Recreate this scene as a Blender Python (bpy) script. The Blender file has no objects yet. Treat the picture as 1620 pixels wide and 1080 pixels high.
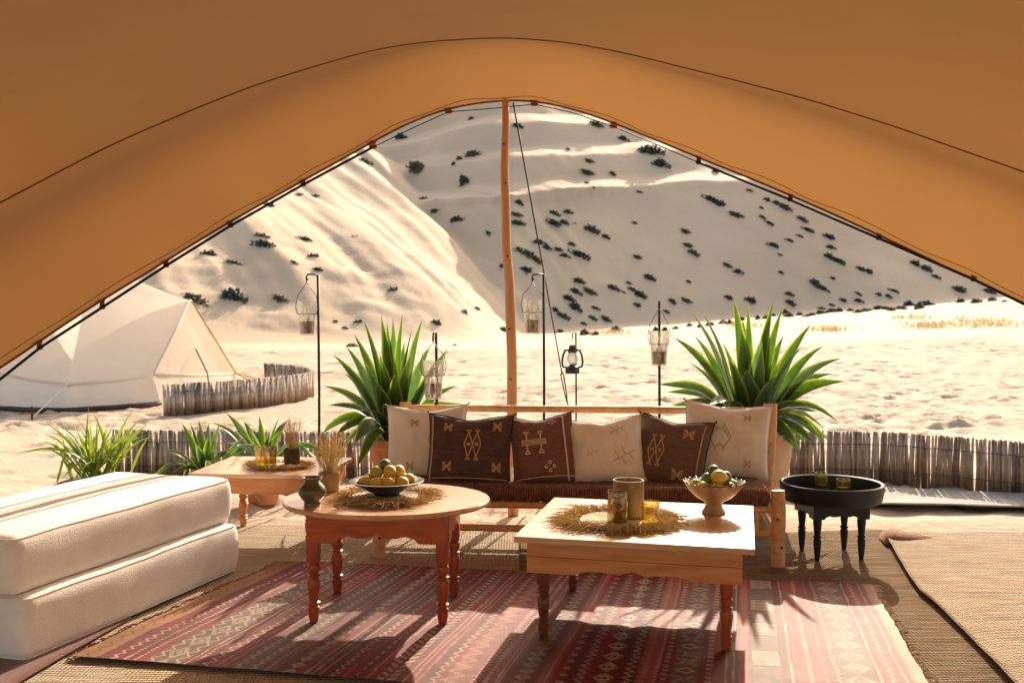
import bpy, bmesh, math, random
import numpy as np
from mathutils import Vector, Matrix
random.seed(7); RS = np.random.RandomState(7)
S = bpy.context.scene; COL = S.collection
R = math.radians; PI = math.pi

# ------------------------------------------------------------------ camera, sky, sun, exposure
CH, FPX, PITCH = 1.31, 1575.0, math.atan(45/1575)
cd = bpy.data.cameras.new('camera'); cam = bpy.data.objects.new('camera', cd); COL.objects.link(cam)
cam.location = (0, 0, CH); cam.rotation_euler = (PI/2-PITCH, 0, 0)
cd.sensor_width = 36; cd.lens = 35; cd.clip_end = 1000; cd.clip_start = .05
cd.dof.use_dof = True; cd.dof.focus_distance = 4.9; cd.dof.aperture_fstop = 4.2
S.camera = cam
SUN_EL = R(27); SUN_H = Vector((.27, .963, 0)).normalized()
sun_dir = Vector((SUN_H.x*math.cos(SUN_EL), SUN_H.y*math.cos(SUN_EL), math.sin(SUN_EL)))
W = bpy.data.worlds.new('World'); S.world = W; W.use_nodes = True
nt = W.node_tree; bg = nt.nodes['Background']
sky = nt.nodes.new('ShaderNodeTexSky'); sky.sky_type = 'NISHITA'; sky.sun_disc = False
sky.sun_elevation = SUN_EL; sky.sun_rotation = math.atan2(SUN_H.x, SUN_H.y)
sky.dust_density = 4.0; sky.air_density = 1.0; sky.ozone_density = .6
nt.links.new(sky.outputs[0], bg.inputs[0]); bg.inputs[1].default_value = .145
sl = bpy.data.lights.new('sun', 'SUN'); sl.energy = 3.6; sl.angle = R(.53); sl.color = (1, .95, .86)
so = bpy.data.objects.new('sun', sl); COL.objects.link(so)
so.rotation_euler = sun_dir.to_track_quat('Z', 'Y').to_euler()
so.location = sun_dir*60
vs = S.view_settings; S.display_settings.display_device = 'sRGB'
vs.view_transform = 'Standard'; vs.look = 'None'; vs.gamma = 1; vs.use_curve_mapping = False
vs.exposure = 1.24
vs.use_white_balance = True; vs.white_balance_temperature = 7350; vs.white_balance_tint = 15
S.cycles.use_denoising = True; S.cycles.max_bounces = 10; S.cycles.diffuse_bounces = 5
S.cycles.transparent_max_bounces = 16; S.cycles.sample_clamp_indirect = 8

# ------------------------------------------------------------------ helpers
def ray(px, py):
    a, b = (px-810)/FPX, (540-py)/FPX
    c, s = math.cos(PITCH), math.sin(PITCH)
    return Vector((a, c + b*s, -s + b*c))
def P(px, py, Y):                       # the point at world depth Y on a pixel's line of sight
    d = ray(px, py); return Vector((0, 0, CH)) + d*(Y/d.y)
def G(px, py, z=0):                     # where a pixel's line of sight meets a level surface
    d = ray(px, py); return Vector((0, 0, CH)) + d*((z-CH)/d.z)

def mesh_obj(name, verts, faces, mat, parent=None, smooth=False):
    me = bpy.data.meshes.new(name); me.from_pydata([tuple(v) for v in verts], [], faces)
    return link(name, me, mat, parent, smooth)
def link(name, me, mat, parent=None, smooth=False):
    if mat is not None and not me.materials: me.materials.append(mat)
    if smooth: me.polygons.foreach_set('use_smooth', [True]*len(me.polygons))
    o = bpy.data.objects.new(name, me); COL.objects.link(o)
    if parent: o.parent = parent
    return o
def tag(o, label, cat, group=None, kind=None):
    if label: o['label'] = label
    if cat: o['category'] = cat
    if group: o['group'] = group
    if kind: o['kind'] = kind
    return o
def thing(name, label, cat, loc=(0,0,0), rz=0, group=None):
    o = bpy.data.objects.new(name, None); COL.objects.link(o)
    o.empty_display_size = .1
    o.location = loc; o.rotation_euler = (0, 0, rz)
    return tag(o, label, cat, group)
def copy_tree(o, parent=None):
    c = o.copy(); COL.objects.link(c)
    if parent: c.parent = parent
    for ch in o.children: copy_tree(ch, c)
    return c

class MB:
    def __init__(s): s.v = []; s.f = []
    def add(s, v, f):
        n = len(s.v); s.v += [Vector(p) for p in v]; s.f += [tuple(i+n for i in q) for q in f]; return s
    def box(s, c, d, rz=0, bev=0):
        bm = bmesh.new(); bmesh.ops.create_cube(bm, size=1)
        for v in bm.verts: v.co = Vector((v.co.x*d[0], v.co.y*d[1], v.co.z*d[2]))
        if bev: bmesh.ops.bevel(bm, geom=bm.edges[:], offset=bev, segments=2, affect='EDGES', profile=.5)
        M = Matrix.Translation(c) @ Matrix.Rotation(rz, 4, 'Z')
        bm.verts.index_update()
        s.add([M @ v.co for v in bm.verts], [[v.index for v in f.verts] for f in bm.faces]); bm.free(); return s
    def tube(s, pts, rad, n=8, cap=True, squash=1):
        pts = [Vector(p) for p in pts]; k = len(pts)
        if not hasattr(rad, '__len__'): rad = [rad]*k
        V = []; F = []; ref = None
        for i, p in enumerate(pts):
            t = (pts[min(i+1, k-1)]-pts[max(i-1, 0)]).normalized()
            if ref is None:
                ref = Vector((0, 0, 1)) if abs(t.z) < .9 else Vector((1, 0, 0))
            a = (ref - t*ref.dot(t)).normalized(); ref = a; b = t.cross(a)
            for j in range(n):
                w = 2*PI*j/n; V.append(p + (a*math.cos(w) + b*math.sin(w)*squash)*rad[i])
        for i in range(k-1):
            for j in range(n):
                F.append((i*n+j, i*n+(j+1)%n, (i+1)*n+(j+1)%n, (i+1)*n+j))
        if cap: F.append(tuple(range(n))[::-1]); F.append(tuple((k-1)*n+j for j in range(n)))
        return s.add(V, F)
    def lathe(s, prof, n=24, c=(0,0,0), sx=1, sy=1, wob=None):
        V = []; F = []; k = len(prof); c = Vector(c)
        for i, (r, z) in enumerate(prof):
            for j in range(n):
                w = 2*PI*j/n; rr, zz = (r, z) if wob is None else wob(r, z, w, i)
                V.append(c + Vector((rr*math.cos(w)*sx, rr*math.sin(w)*sy, zz)))
        for i in range(k-1):
            for j in range(n):
                F.append((i*n+j, i*n+(j+1)%n, (i+1)*n+(j+1)%n, (i+1)*n+j))
        if prof[0][0] > 1e-4: F.append(tuple(range(n))[::-1])
        if prof[-1][0] > 1e-4: F.append(tuple((k-1)*n+j for j in range(n)))
        return s.add(V, F)
    def prism(s, poly, axis, a, b):       # poly of (h, z); extruded along y (axis 'y') or x
        n = len(poly); V = []
        for t in (a, b):
            for h, z in poly: V.append((h, t, z) if axis == 'y' else (t, h, z))
        F = [(i, (i+1)%n, n+(i+1)%n, n+i) for i in range(n)] + [tuple(range(n)), tuple(range(n, 2*n))[::-1]]
        return s.add(V, F)
    def build(s, name, mat, parent=None, smooth=False, auto=None):
        o = mesh_obj(name, s.v, s.f, mat, parent, smooth)
        bm = bmesh.new(); bm.from_mesh(o.data); bmesh.ops.recalc_face_normals(bm, faces=bm.faces[:])
        if auto:
            for e in bm.edges:
                if len(e.link_faces) == 2 and e.calc_face_angle(0) > R(auto): e.smooth = False
        bm.to_mesh(o.data); bm.free()
        return o
def grid_faces(nu, nv, off=0):
    return [(off+i*nv+j, off+(i+1)*nv+j, off+(i+1)*nv+j+1, off+i*nv+j+1) for i in range(nu-1) for j in range(nv-1)]
def grid_mesh(name, X, Y, Z):
    nu, nv = X.shape; me = bpy.data.meshes.new(name)
    co = np.stack([X, Y, Z], -1).reshape(-1, 3).astype(np.float32)
    i = np.arange((nu-1)*(nv-1)); a = (i//(nv-1))*nv + i % (nv-1)
    q = np.stack([a, a+nv, a+nv+1, a+1], -1).astype(np.int32)
    me.vertices.add(len(co)); me.vertices.foreach_set('co', co.ravel())
    me.loops.add(q.size); me.loops.foreach_set('vertex_index', q.ravel())
    me.polygons.add(len(q)); me.polygons.foreach_set('loop_start', np.arange(len(q), dtype=np.int32)*4)
    me.polygons.foreach_set('use_smooth', np.ones(len(q), dtype=bool))
    me.update(calc_edges=True); return me

_perm = RS.rand(256, 256)
def vnoise(x, y):
    x = np.asarray(x, float); y = np.asarray(y, float)
    xi = np.floor(x).astype(int); yi = np.floor(y).astype(int); fx = x-xi; fy = y-yi
    fx = fx*fx*fx*(fx*(fx*6-15)+10); fy = fy*fy*fy*(fy*(fy*6-15)+10)
    g = lambda a, b: _perm[a % 256, b % 256]
    return (g(xi,yi)*(1-fx)+g(xi+1,yi)*fx)*(1-fy) + (g(xi,yi+1)*(1-fx)+g(xi+1,yi+1)*fx)*fy
def fbm(x, y, o=4):
    t = 0; a = .5
    for k in range(o): t = t + a*(vnoise(x*2**k+17.3*k, y*2**k-9.1*k)-.5)*2; a *= .5
    return t
def sstep(a, b, x):
    t = np.clip((x-a)/(b-a), 0, 1); return t*t*(3-2*t)

# ------------------------------------------------------------------ materials
def M(name, col, col2=None, scale=6, stretch=(1,1,1), rough=.7, bump=0, bscale=None, bdist=.01, spec=.3, fac=(.35,.65),
      trans=0, tcol=None, sheen=0, sheen_tint=(1,1,1), weave=0, wscale=200, metal=0, detail=6, coat=0, attr=None, bstretch=None):
    m = bpy.data.materials.new(name); m.use_nodes = True; t = m.node_tree; N = t.nodes; L = t.links
    b = N['Principled BSDF']; b.inputs['Roughness'].default_value = rough; b.inputs['Specular IOR Level'].default_value = spec
    b.inputs['Metallic'].default_value = metal; b.inputs['Coat Weight'].default_value = coat
    b.inputs['Sheen Weight'].default_value = sheen; b.inputs['Sheen Tint'].default_value = (*sheen_tint, 1); b.inputs['Sheen Roughness'].default_value = .4
    tc = N.new('ShaderNodeTexCoord'); mp = N.new('ShaderNodeMapping'); mp.inputs['Scale'].default_value = stretch
    L.new(tc.outputs['Object'], mp.inputs[0])
    out = None
    if attr:
        at = N.new('ShaderNodeAttribute'); at.attribute_name = attr; out = at.outputs['Color']
    nz = N.new('ShaderNodeTexNoise'); nz.inputs['Scale'].default_value = scale; nz.inputs['Detail'].default_value = detail
    L.new(mp.outputs[0], nz.inputs['Vector'])
    if col2 is not None:
        cr = N.new('ShaderNodeValToRGB'); cr.color_ramp.elements[0].position = fac[0]; cr.color_ramp.elements[1].position = fac[1]
        cr.color_ramp.elements[0].color = (*col, 1); cr.color_ramp.elements[1].color = (*col2, 1)
        L.new(nz.outputs['Fac'], cr.inputs[0])
        if out is None: out = cr.outputs[0]
        else:
            mx = N.new('ShaderNodeMix'); mx.data_type = 'RGBA'; mx.blend_type = 'MULTIPLY'; mx.inputs[0].default_value = 1
            L.new(out, mx.inputs[6]); L.new(cr.outputs[0], mx.inputs[7]); out = mx.outputs[2]
    if out is not None: L.new(out, b.inputs['Base Color'])
    else: b.inputs['Base Color'].default_value = (*col, 1)
    h = None
    if bump:
        n2 = N.new('ShaderNodeTexNoise'); n2.inputs['Scale'].default_value = bscale or scale*4; n2.inputs['Detail'].default_value = 5
        if bstretch:
            mp2 = N.new('ShaderNodeMapping'); mp2.inputs['Scale'].default_value = bstretch; L.new(tc.outputs['Object'], mp2.inputs[0]); L.new(mp2.outputs[0], n2.inputs['Vector'])
        else: L.new(mp.outputs[0], n2.inputs['Vector'])
        bp = N.new('ShaderNodeBump'); bp.inputs['Strength'].default_value = bump; bp.inputs['Distance'].default_value = bdist
        L.new(n2.outputs['Fac'], bp.inputs['Height']); h = bp.outputs[0]
    if weave:
        for ax, sc in (('X', wscale), ('Y', wscale*.8)):
            wv = N.new('ShaderNodeTexWave'); wv.bands_direction = ax; wv.inputs['Scale'].default_value = sc; wv.inputs['Distortion'].default_value = 1.5
            wv.inputs['Detail'].default_value = 2; wv.inputs['Detail Scale'].default_value = 3
            L.new(tc.outputs['Object'], wv.inputs['Vector'])
            bp = N.new('ShaderNodeBump'); bp.inputs['Strength'].default_value = weave; bp.inputs['Distance'].default_value = .004
            L.new(wv.outputs['Fac'], bp.inputs['Height'])
            if h: L.new(h, bp.inputs['Normal'])
            h = bp.outputs[0]
    if h: L.new(h, b.inputs['Normal'])
    if trans:
        ts = N.new('ShaderNodeBsdfTranslucent')
        if tcol: ts.inputs[0].default_value = (*tcol, 1)
        elif out is not None: L.new(out, ts.inputs[0])
        else: ts.inputs[0].default_value = (*col, 1)
        ms = N.new('ShaderNodeMixShader'); ms.inputs[0].default_value = trans
        L.new(b.outputs[0], ms.inputs[1]); L.new(ts.outputs[0], ms.inputs[2]); L.new(ms.outputs[0], N['Material Output'].inputs[0])
    return m
def glass(name, col, rough=.02, thin=False, tint=1.0):
    m = bpy.data.materials.new(name); m.use_nodes = True; t = m.node_tree; N = t.nodes; L = t.links
    b = N['Principled BSDF']
    if not thin:
        b.inputs['Base Color'].default_value = (*col, 1); b.inputs['Transmission Weight'].default_value = 1
        b.inputs['Roughness'].default_value = rough; b.inputs['IOR'].default_value = 1.3
        nz = N.new('ShaderNodeTexNoise'); nz.inputs['Scale'].default_value = 40; bp = N.new('ShaderNodeBump'); bp.inputs['Strength'].default_value = .25
        bp.inputs['Distance'].default_value = .003
        L.new(nz.outputs['Fac'], bp.inputs['Height']); L.new(bp.outputs[0], b.inputs['Normal'])
    else:
        tr = N.new('ShaderNodeBsdfTransparent'); tr.inputs[0].default_value = (*col, 1)
        gl = N.new('ShaderNodeBsdfGlossy'); gl.inputs['Roughness'].default_value = .06
        df = N.new('ShaderNodeBsdfDiffuse'); df.inputs[0].default_value = (*(tint if tint != 1.0 else (.9, .88, .82)), 1)
        lw = N.new('ShaderNodeLayerWeight'); lw.inputs[0].default_value = .35
        m1 = N.new('ShaderNodeMixShader'); m1.inputs[0].default_value = .3; L.new(gl.outputs[0], m1.inputs[1]); L.new(df.outputs[0], m1.inputs[2])
        m2 = N.new('ShaderNodeMixShader'); mth = N.new('ShaderNodeMath'); mth.operation = 'MULTIPLY_ADD'; mth.inputs[1].default_value = .7; mth.inputs[2].default_value = .13
        L.new(lw.outputs['Facing'], mth.inputs[0]); L.new(mth.outputs[0], m2.inputs[0])
        L.new(tr.outputs[0], m2.inputs[1]); L.new(m1.outputs[0], m2.inputs[2]); L.new(m2.outputs[0], N['Material Output'].inputs[0])
    return m

SANDA, SANDB = (.405, .298, .202), (.48, .36, .248)
m_sand = M('sand', SANDA, SANDB, scale=.35, rough=.9, spec=.1, bump=.5, bscale=14, bdist=.03)
m_dune = M('dune_sand', (.57,.415,.262), (.64,.475,.31), scale=.12, rough=.9, spec=.1, bump=.36, bscale=2.6, bdist=.09, bstretch=(1,.35,1))
m_canvas = M('canvas', (.165,.050,.019), (.185,.056,.022), scale=2, rough=.85, spec=.12, bump=.25, bscale=3, bdist=.03, trans=.155, tcol=(.64,.32,.10))
m_hem = M('hem_canvas', (.17,.052,.02), (.19,.06,.023), scale=10, rough=.85, spec=.1, trans=.13, tcol=(.55,.27,.08))
m_stitch = M('stitching', (.14,.05,.02), rough=.9)
m_orange = M('tab_webbing', (.42,.14,.03), (.5,.18,.04), scale=60, rough=.8, trans=.2, tcol=(.6,.25,.05))
m_black = M('black_cord', (.012,.011,.011), rough=.6)
m_steel = M('dark_steel', (.02,.018,.017), (.035,.028,.024), scale=20, rough=.5, spec=.4)
m_wire = M('wire', (.10,.08,.06), rough=.4, metal=.8)
m_pole = M('peeled_pole', (.50,.28,.14), (.66,.42,.24), scale=3, stretch=(6,6,.7), rough=.6, bump=.3, bscale=8, bdist=.004, spec=.3)
m_knot = M('wood_knot', (.07,.03,.012), rough=.8)
m_pine = M('honey_pine', (.52,.178,.042), (.65,.27,.08), scale=4, stretch=(1.2,9,9), rough=.45, spec=.45, bump=.15, bscale=14, bdist=.002, coat=.15)
m_pinetop = M('pine_top', (.50,.26,.11), (.62,.36,.18), scale=4, stretch=(1,10,10), rough=.34, spec=.6, bump=.08, bscale=14, bdist=.001, coat=.8)
m_redwood = M('red_stained_wood', (.30,.055,.016), (.42,.095,.028), scale=5, stretch=(8,8,1.2), rough=.4, spec=.5, bump=.1, bscale=10, bdist=.002, coat=.08)
m_redwoodh = M('red_stained_apron', (.40,.085,.020), (.52,.13,.034), scale=5, stretch=(1.2,8,8), rough=.5, spec=.25, bump=.1, bscale=10, bdist=.002, coat=0)
m_darkleg = M('dark_leg_wood', (.13,.035,.016), (.20,.06,.025), scale=6, stretch=(8,8,1.5), rough=.4, spec=.5, coat=.2)
m_sofa = M('eucalyptus_wood', (.50,.26,.11), (.64,.38,.18), scale=4, stretch=(7,7,7), rough=.55, spec=.35, bump=.2, bscale=10, bdist=.003)
m_rope = M('rope_seat', (.17,.085,.055), (.28,.155,.10), scale=30, spec=.05, rough=1, bump=.7, bscale=120, bdist=.004, weave=.6, wscale=50)
m_blackwood = M('black_painted_wood', (.010,.010,.013), (.016,.016,.019), scale=10, rough=.42, spec=.3, bump=.1, bscale=40, bdist=.002)
m_wool = M('ivory_wool', (.78,.73,.65), (.85,.80,.72), scale=9, rough=.95, spec=.1, bump=.75, bscale=140, bdist=.004, sheen=.25)
m_white = M('white_cotton', (.76,.70,.60), (.82,.77,.67), scale=8, rough=.95, spec=.1, bump=.3, bscale=220, bdist=.002, trans=.1, weave=.15, wscale=160)
m_dark = M('aubergine_cloth', (.070,.045,.042), (.11,.072,.064), scale=20, stretch=(1,1,6), rough=.9, spec=.15, bump=.4, bscale=260, bdist=.002, sheen=.25, sheen_tint=(.8,.7,.6))
m_rust = M('rust_brown_cloth', (.15,.072,.052), (.21,.105,.078), scale=20, stretch=(1,1,6), rough=.9, spec=.15, bump=.4, bscale=260, bdist=.002, sheen=.3, sheen_tint=(.9,.75,.6))
m_olivec = M('olive_brown_cloth', (.115,.072,.055), (.165,.108,.082), scale=20, stretch=(1,1,6), rough=.9, spec=.15, bump=.4, bscale=260, bdist=.002, sheen=.3, sheen_tint=(.9,.8,.65))
m_thread = M('tan_thread', (.42,.26,.13), (.52,.34,.19), scale=60, rough=.9)
m_thread2 = M('taupe_thread', (.45,.35,.26), (.53,.42,.33), scale=60, rough=.9)
m_thread3 = M('cream_thread', (.60,.47,.36), (.68,.56,.45), scale=60, rough=.9)
m_trim = M('dark_trim', (.035,.022,.024), rough=.95)
m_jute = M('jute_mat', (.165,.115,.074), (.27,.20,.135), scale=5, stretch=(1,7,1), rough=.95, spec=0, bump=.5, bscale=24, bdist=.006, weave=1, wscale=22, bstretch=(.6,5,1))
m_jutepale = M('pale_jute', (.33,.255,.18), (.46,.365,.265), scale=5, stretch=(1,6,1), rough=.95, spec=0, bump=.55, bscale=18, bdist=.010, weave=1, wscale=20, bstretch=(.7,4,1))
m_juteback = M('brown_pile', (.20,.10,.055), (.32,.18,.10), scale=60, rough=1, bump=1, bscale=160, bdist=.006)
m_fencemat = M('grey_ground_sheet', (.25,.22,.18), (.31,.275,.225), scale=8, rough=.9, bump=.3, bscale=60, bdist=.004)
m_rug = M('kilim', (.78,.78,.78), (1,1,1), scale=40, stretch=(1,3,1), rough=.68, spec=.30, sheen=0, bump=.15, bscale=190, bdist=.002, attr='Col', weave=.2, wscale=60)
m_rug.node_tree.nodes['Principled BSDF'].inputs['Specular Tint'].default_value = (1, .68, .34, 1)
m_rust_rug = M('rust_rug', (.10,.028,.014), (.17,.055,.025), scale=8, stretch=(1,12,1), rough=.9, bump=.5, bscale=120, bdist=.003, sheen=.3)
m_fringe = M('red_fringe', (.28,.06,.05), (.40,.20,.14), scale=40, rough=.95)
m_creamfringe = M('cream_fringe', (.60,.49,.34), (.7,.58,.42), scale=40, rough=.95)
m_reeds = [M('reed_%s' % n, a, b, scale=7, stretch=(8,8,1), rough=.85, spec=.15, bump=.4, bscale=30, bdist=.003) for n, a, b in
           (('grey', (.34,.255,.18), (.48,.37,.265)), ('tan', (.40,.30,.20), (.54,.42,.30)), ('brown', (.20,.14,.10), (.32,.23,.16)), ('pale', (.48,.39,.29), (.62,.51,.39)))]
m_tent = M('white_tent_canvas', (.78,.72,.62), (.84,.78,.68), scale=2.5, rough=.9, spec=.1, bump=.25, bscale=5, bdist=.03, trans=.5, tcol=(.95,.86,.70))
m_tentwall = M('cream_tent_wall', (.72,.64,.53), (.78,.71,.60), scale=2.5, rough=.9, spec=.1, bump=.35, bscale=5, bdist=.03, trans=.2)
m_groundsheet = M('brown_groundsheet', (.05,.03,.022), (.09,.06,.045), scale=5, rough=.8)
m_yellowtape = M('yellow_webbing', (.66,.47,.18), (.72,.54,.24), scale=20, rough=.8, trans=.2)
def leafmat(name, c1, c2, edge, tr=.4):
    m = M(name, c1, c2, scale=9, stretch=(3,3,1), rough=.36, spec=.5, bump=.15, bscale=40, bdist=.002)
    N = m.node_tree.nodes; L = m.node_tree.links; b = N['Principled BSDF']
    uv = N.new('ShaderNodeAttribute'); uv.attribute_name = 'edge'
    src = b.inputs['Base Color'].links[0].from_socket
    cr = N.new('ShaderNodeMapRange'); cr.inputs[1].default_value = .62; cr.inputs[2].default_value = .95; L.new(uv.outputs['Fac'], cr.inputs[0])
    mx = N.new('ShaderNodeMix'); mx.data_type = 'RGBA'; L.new(cr.outputs[0], mx.inputs[0]); L.new(src, mx.inputs[6]); mx.inputs[7].default_value = (*edge, 1)
    L.new(mx.outputs[2], b.inputs['Base Color'])
    ts = N.new('ShaderNodeBsdfTranslucent'); bc = N.new('ShaderNodeMix'); bc.data_type = 'RGBA'; bc.blend_type = 'MULTIPLY'; bc.inputs[0].default_value = 1
    L.new(mx.outputs[2], bc.inputs[6]); bc.inputs[7].default_value = (2.6, 2.4, .9, 1); L.new(bc.outputs[2], ts.inputs[0])
    ms = N.new('ShaderNodeMixShader'); ms.inputs[0].default_value = tr; L.new(b.outputs[0], ms.inputs[1]); L.new(ts.outputs[0], ms.inputs[2]); L.new(ms.outputs[0], N['Material Output'].inputs[0])
    return m
m_agave = leafmat('agave_leaf', (.020,.062,.016), (.040,.095,.022), (.17,.20,.045), .42)
m_agave2 = leafmat('agave_leaf_blue', (.030,.080,.045), (.05,.11,.06), (.16,.20,.07), .38)
m_aloe = leafmat('aloe_leaf', (.09,.16,.03), (.15,.21,.045), (.24,.26,.06), .35)
m_dryleaf = leafmat('withered_leaf', (.20,.13,.06), (.32,.22,.10), (.24,.16,.08), .2)
m_terra = M('terracotta', (.42,.18,.09), (.52,.25,.13), scale=8, rough=.8, bump=.2, bscale=40, bdist=.003)
m_paleterra = M('pale_clay', (.52,.34,.20), (.64,.45,.29), scale=6, rough=.8, bump=.3, bscale=30, bdist=.004)
m_soil = M('soil', (.05,.035,.025), (.09,.06,.04), scale=20, rough=1, bump=.8, bscale=60)
m_shrub = M('dune_shrub', (.030,.044,.040), (.060,.075,.058), scale=3, rough=.8, trans=.15)
m_shrub2 = M('dune_shrub_olive', (.065,.068,.040), (.13,.125,.075), scale=3, rough=.8, trans=.2)
m_drygrass = M('dry_grass', (.40,.32,.17), (.55,.45,.26), scale=2, rough=.9, trans=.3)
m_straw = M('straw', (.60,.45,.21), (.76,.60,.33), scale=30, rough=.8, trans=.25)
m_straw2 = M('brown_straw', (.45,.32,.16), (.60,.45,.25), scale=30, rough=.85, trans=.2)
m_woven = M('woven_palm', (.50,.38,.22), (.62,.50,.33), scale=20, rough=.85, bump=.5, bscale=120, bdist=.003)
m_amber = glass('amber_glass', (.93,.84,.50), thin=True, tint=(.75,.55,.12))
m_darkamber = glass('dark_amber_glass', (.80,.68,.34), thin=True, tint=(.4,.28,.06))
m_lime = glass('green_yellow_glass', (.86,.84,.52), thin=True, tint=(.55,.52,.18))
m_clear = glass('clear_thin_glass', (.95,.97,.95), thin=True)
m_wax = M('brown_wax_sand', (.08,.030,.015), (.13,.052,.027), scale=60, rough=.95)
m_tanpot = M('tan_glaze', (.19,.11,.04), (.40,.27,.11), scale=11, stretch=(1,1,.5), rough=.4, spec=.25, bump=.15, bscale=20, bdist=.003)
m_bowl = M('speckled_clay', (.27,.16,.075), (.44,.30,.16), scale=12, rough=.4, spec=.25, bump=.2, bscale=40, bdist=.003)
m_olivepot = M('olive_glaze', (.075,.062,.035), (.16,.13,.075), scale=6, stretch=(1,1,3), rough=.3, spec=.6)
m_blackbowl = M('black_glaze', (.018,.016,.016), (.035,.03,.03), scale=12, rough=.22, spec=.6)
m_darkpot = M('dark_basket', (.05,.032,.022), (.09,.06,.04), scale=40, rough=.85, bump=.6, bscale=100)
m_lemon = M('lemon_skin', (.66,.44,.06), (.72,.52,.10), scale=6, rough=.4, spec=.45, bump=.2, bscale=160, bdist=.002)
m_yelgreen = M('lemon_lime_skin', (.36,.32,.05), (.52,.44,.07), scale=5, rough=.4, spec=.45, bump=.2, bscale=160, bdist=.002)
m_limefruit = M('lime_skin', (.09,.13,.02), (.15,.18,.03), scale=6, rough=.38, spec=.5, bump=.2, bscale=160, bdist=.002)

# ------------------------------------------------------------------ terrain
def dune_h(x, y):
    x = np.asarray(x, float); y = np.asarray(y, float)
    g = .065*np.maximum(x, 0)*sstep(18, 52, y) + .25*sstep(25, 60, y)
    # sunlit slope with its ridge
    n1 = fbm(x*.06+3, y*.06+5, 3)
    xr = -.2 - (y-36)*.26 + 1.2*n1
    hl = .33*(y - 34 - .6*np.clip(x+10, -15, 40)) + .5*n1
    hl = hl - .35*np.maximum(0, hl-14)
    c = x*.855 + y*.518; s = x*.518 - y*.855
    gate = sstep(.3, 3, hl)
    gul = fbm(c*.42+40, s*.035+7, 3)
    hl = hl + gate*(.55*gul + 1.0*fbm(c*.13, s*.02+3, 2) + .10*fbm(c*1.8, s*.25, 2)*sstep(-.2,.3,vnoise(c*.2,s*.1)-.4))
    over = x - xr; hl = hl - .66*(np.sqrt(over*over+1.6)+over)*.5
    # shaded slip face
    br = 50 + .375*np.maximum(x, 0) + 0.5*np.maximum(-x, 0)
    n2 = fbm(x*.045+11, y*.045+2, 3)
    d = y - br + 2.2*n2
    d0 = 12.0 + .2*np.maximum(x, 0)
    dd = np.maximum(d - d0 + 5.5*fbm(x*.07+31, y*.03+8, 3), 0)
    Lp = 8.0; k = np.floor(dd/Lp); r = dd - k*Lp
    up = k*(5.0*.32+3.0*.67) + np.minimum(r, 5.0)*.32 + np.maximum(r-5.0, 0)*.67
    hr = .69*np.minimum(d, d0) + np.where(d > d0, up, 0) + .18*fbm(x*.3, y*.3, 3)*sstep(0, 4, d)
    a = np.maximum(hl, hr)
    sm = np.log1p(np.exp(-np.clip(np.abs(hl-hr)*3, 0, 30)))/3
    a = a + sm*.5
    h = np.where(a > g, a, g) + np.log1p(np.exp(-np.clip(np.abs(a-g)*2.5, 0, 30)))/2.5*.6*sstep(26, 34, y)
    return h
def und(x, y):                            # slow undulation of the flat sand beyond the mats
    return .10*fbm(x*.16+2, y*.16+9, 3)*sstep(8.5, 14, y)
xs = np.concatenate([np.arange(-95, -30, 1.), np.arange(-30, 8, .2), np.arange(8, 110, .6)]); ys = np.concatenate([np.arange(30, 62, .22), np.arange(62, 110, .4), np.arange(110, 215, .9)])
X, Y = np.meshgrid(xs, ys, indexing='ij'); Z = dune_h(X, Y) + und(X, Y)
rip = .05*np.sin(6.3*(X*.35+Y*.15)*2+6*fbm(X*.15,Y*.15,2))*sstep(.5,2,Z)*sstep(12,6,Z)*sstep(.0,.35,fbm(X*.08+60,Y*.08,2))*(X < 4)
cc_ = X*.855+Y*.518; ss_ = X*.518-Y*.855; lit = sstep(.4, 2, Z)*(X < 3)*sstep(16, 10, Z)
Z = Z + lit*(.30*(1-np.abs(fbm(cc_*.40+13, ss_*.012+5, 2))*2.2)*sstep(.3,.7,vnoise(cc_*.12+4, ss_*.05)) + .10*fbm(cc_*1.6, ss_*.03, 2))
Z = Z + .22*np.maximum(0, fbm(X*.55+8, Y*.55+2, 3))*sstep(.1, .8, Z)*sstep(6.5, 2, Z)*(X < 2)
Z = Z + rip + .09*fbm(X*.9, Y*.9, 2)*sstep(.3, 2, Z)*sstep(5, 1.5, Z)
Z = Z - .4*sstep(34, 31, Y)*(np.abs(X) < 15.5)
me = grid_mesh('sand_dune', X, Y, Z); dune = link('sand_dune', me, m_dune); dune['kind'] = 'structure'; dune['label'] = 'high pale sand dune dotted with dark shrubs'

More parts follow.
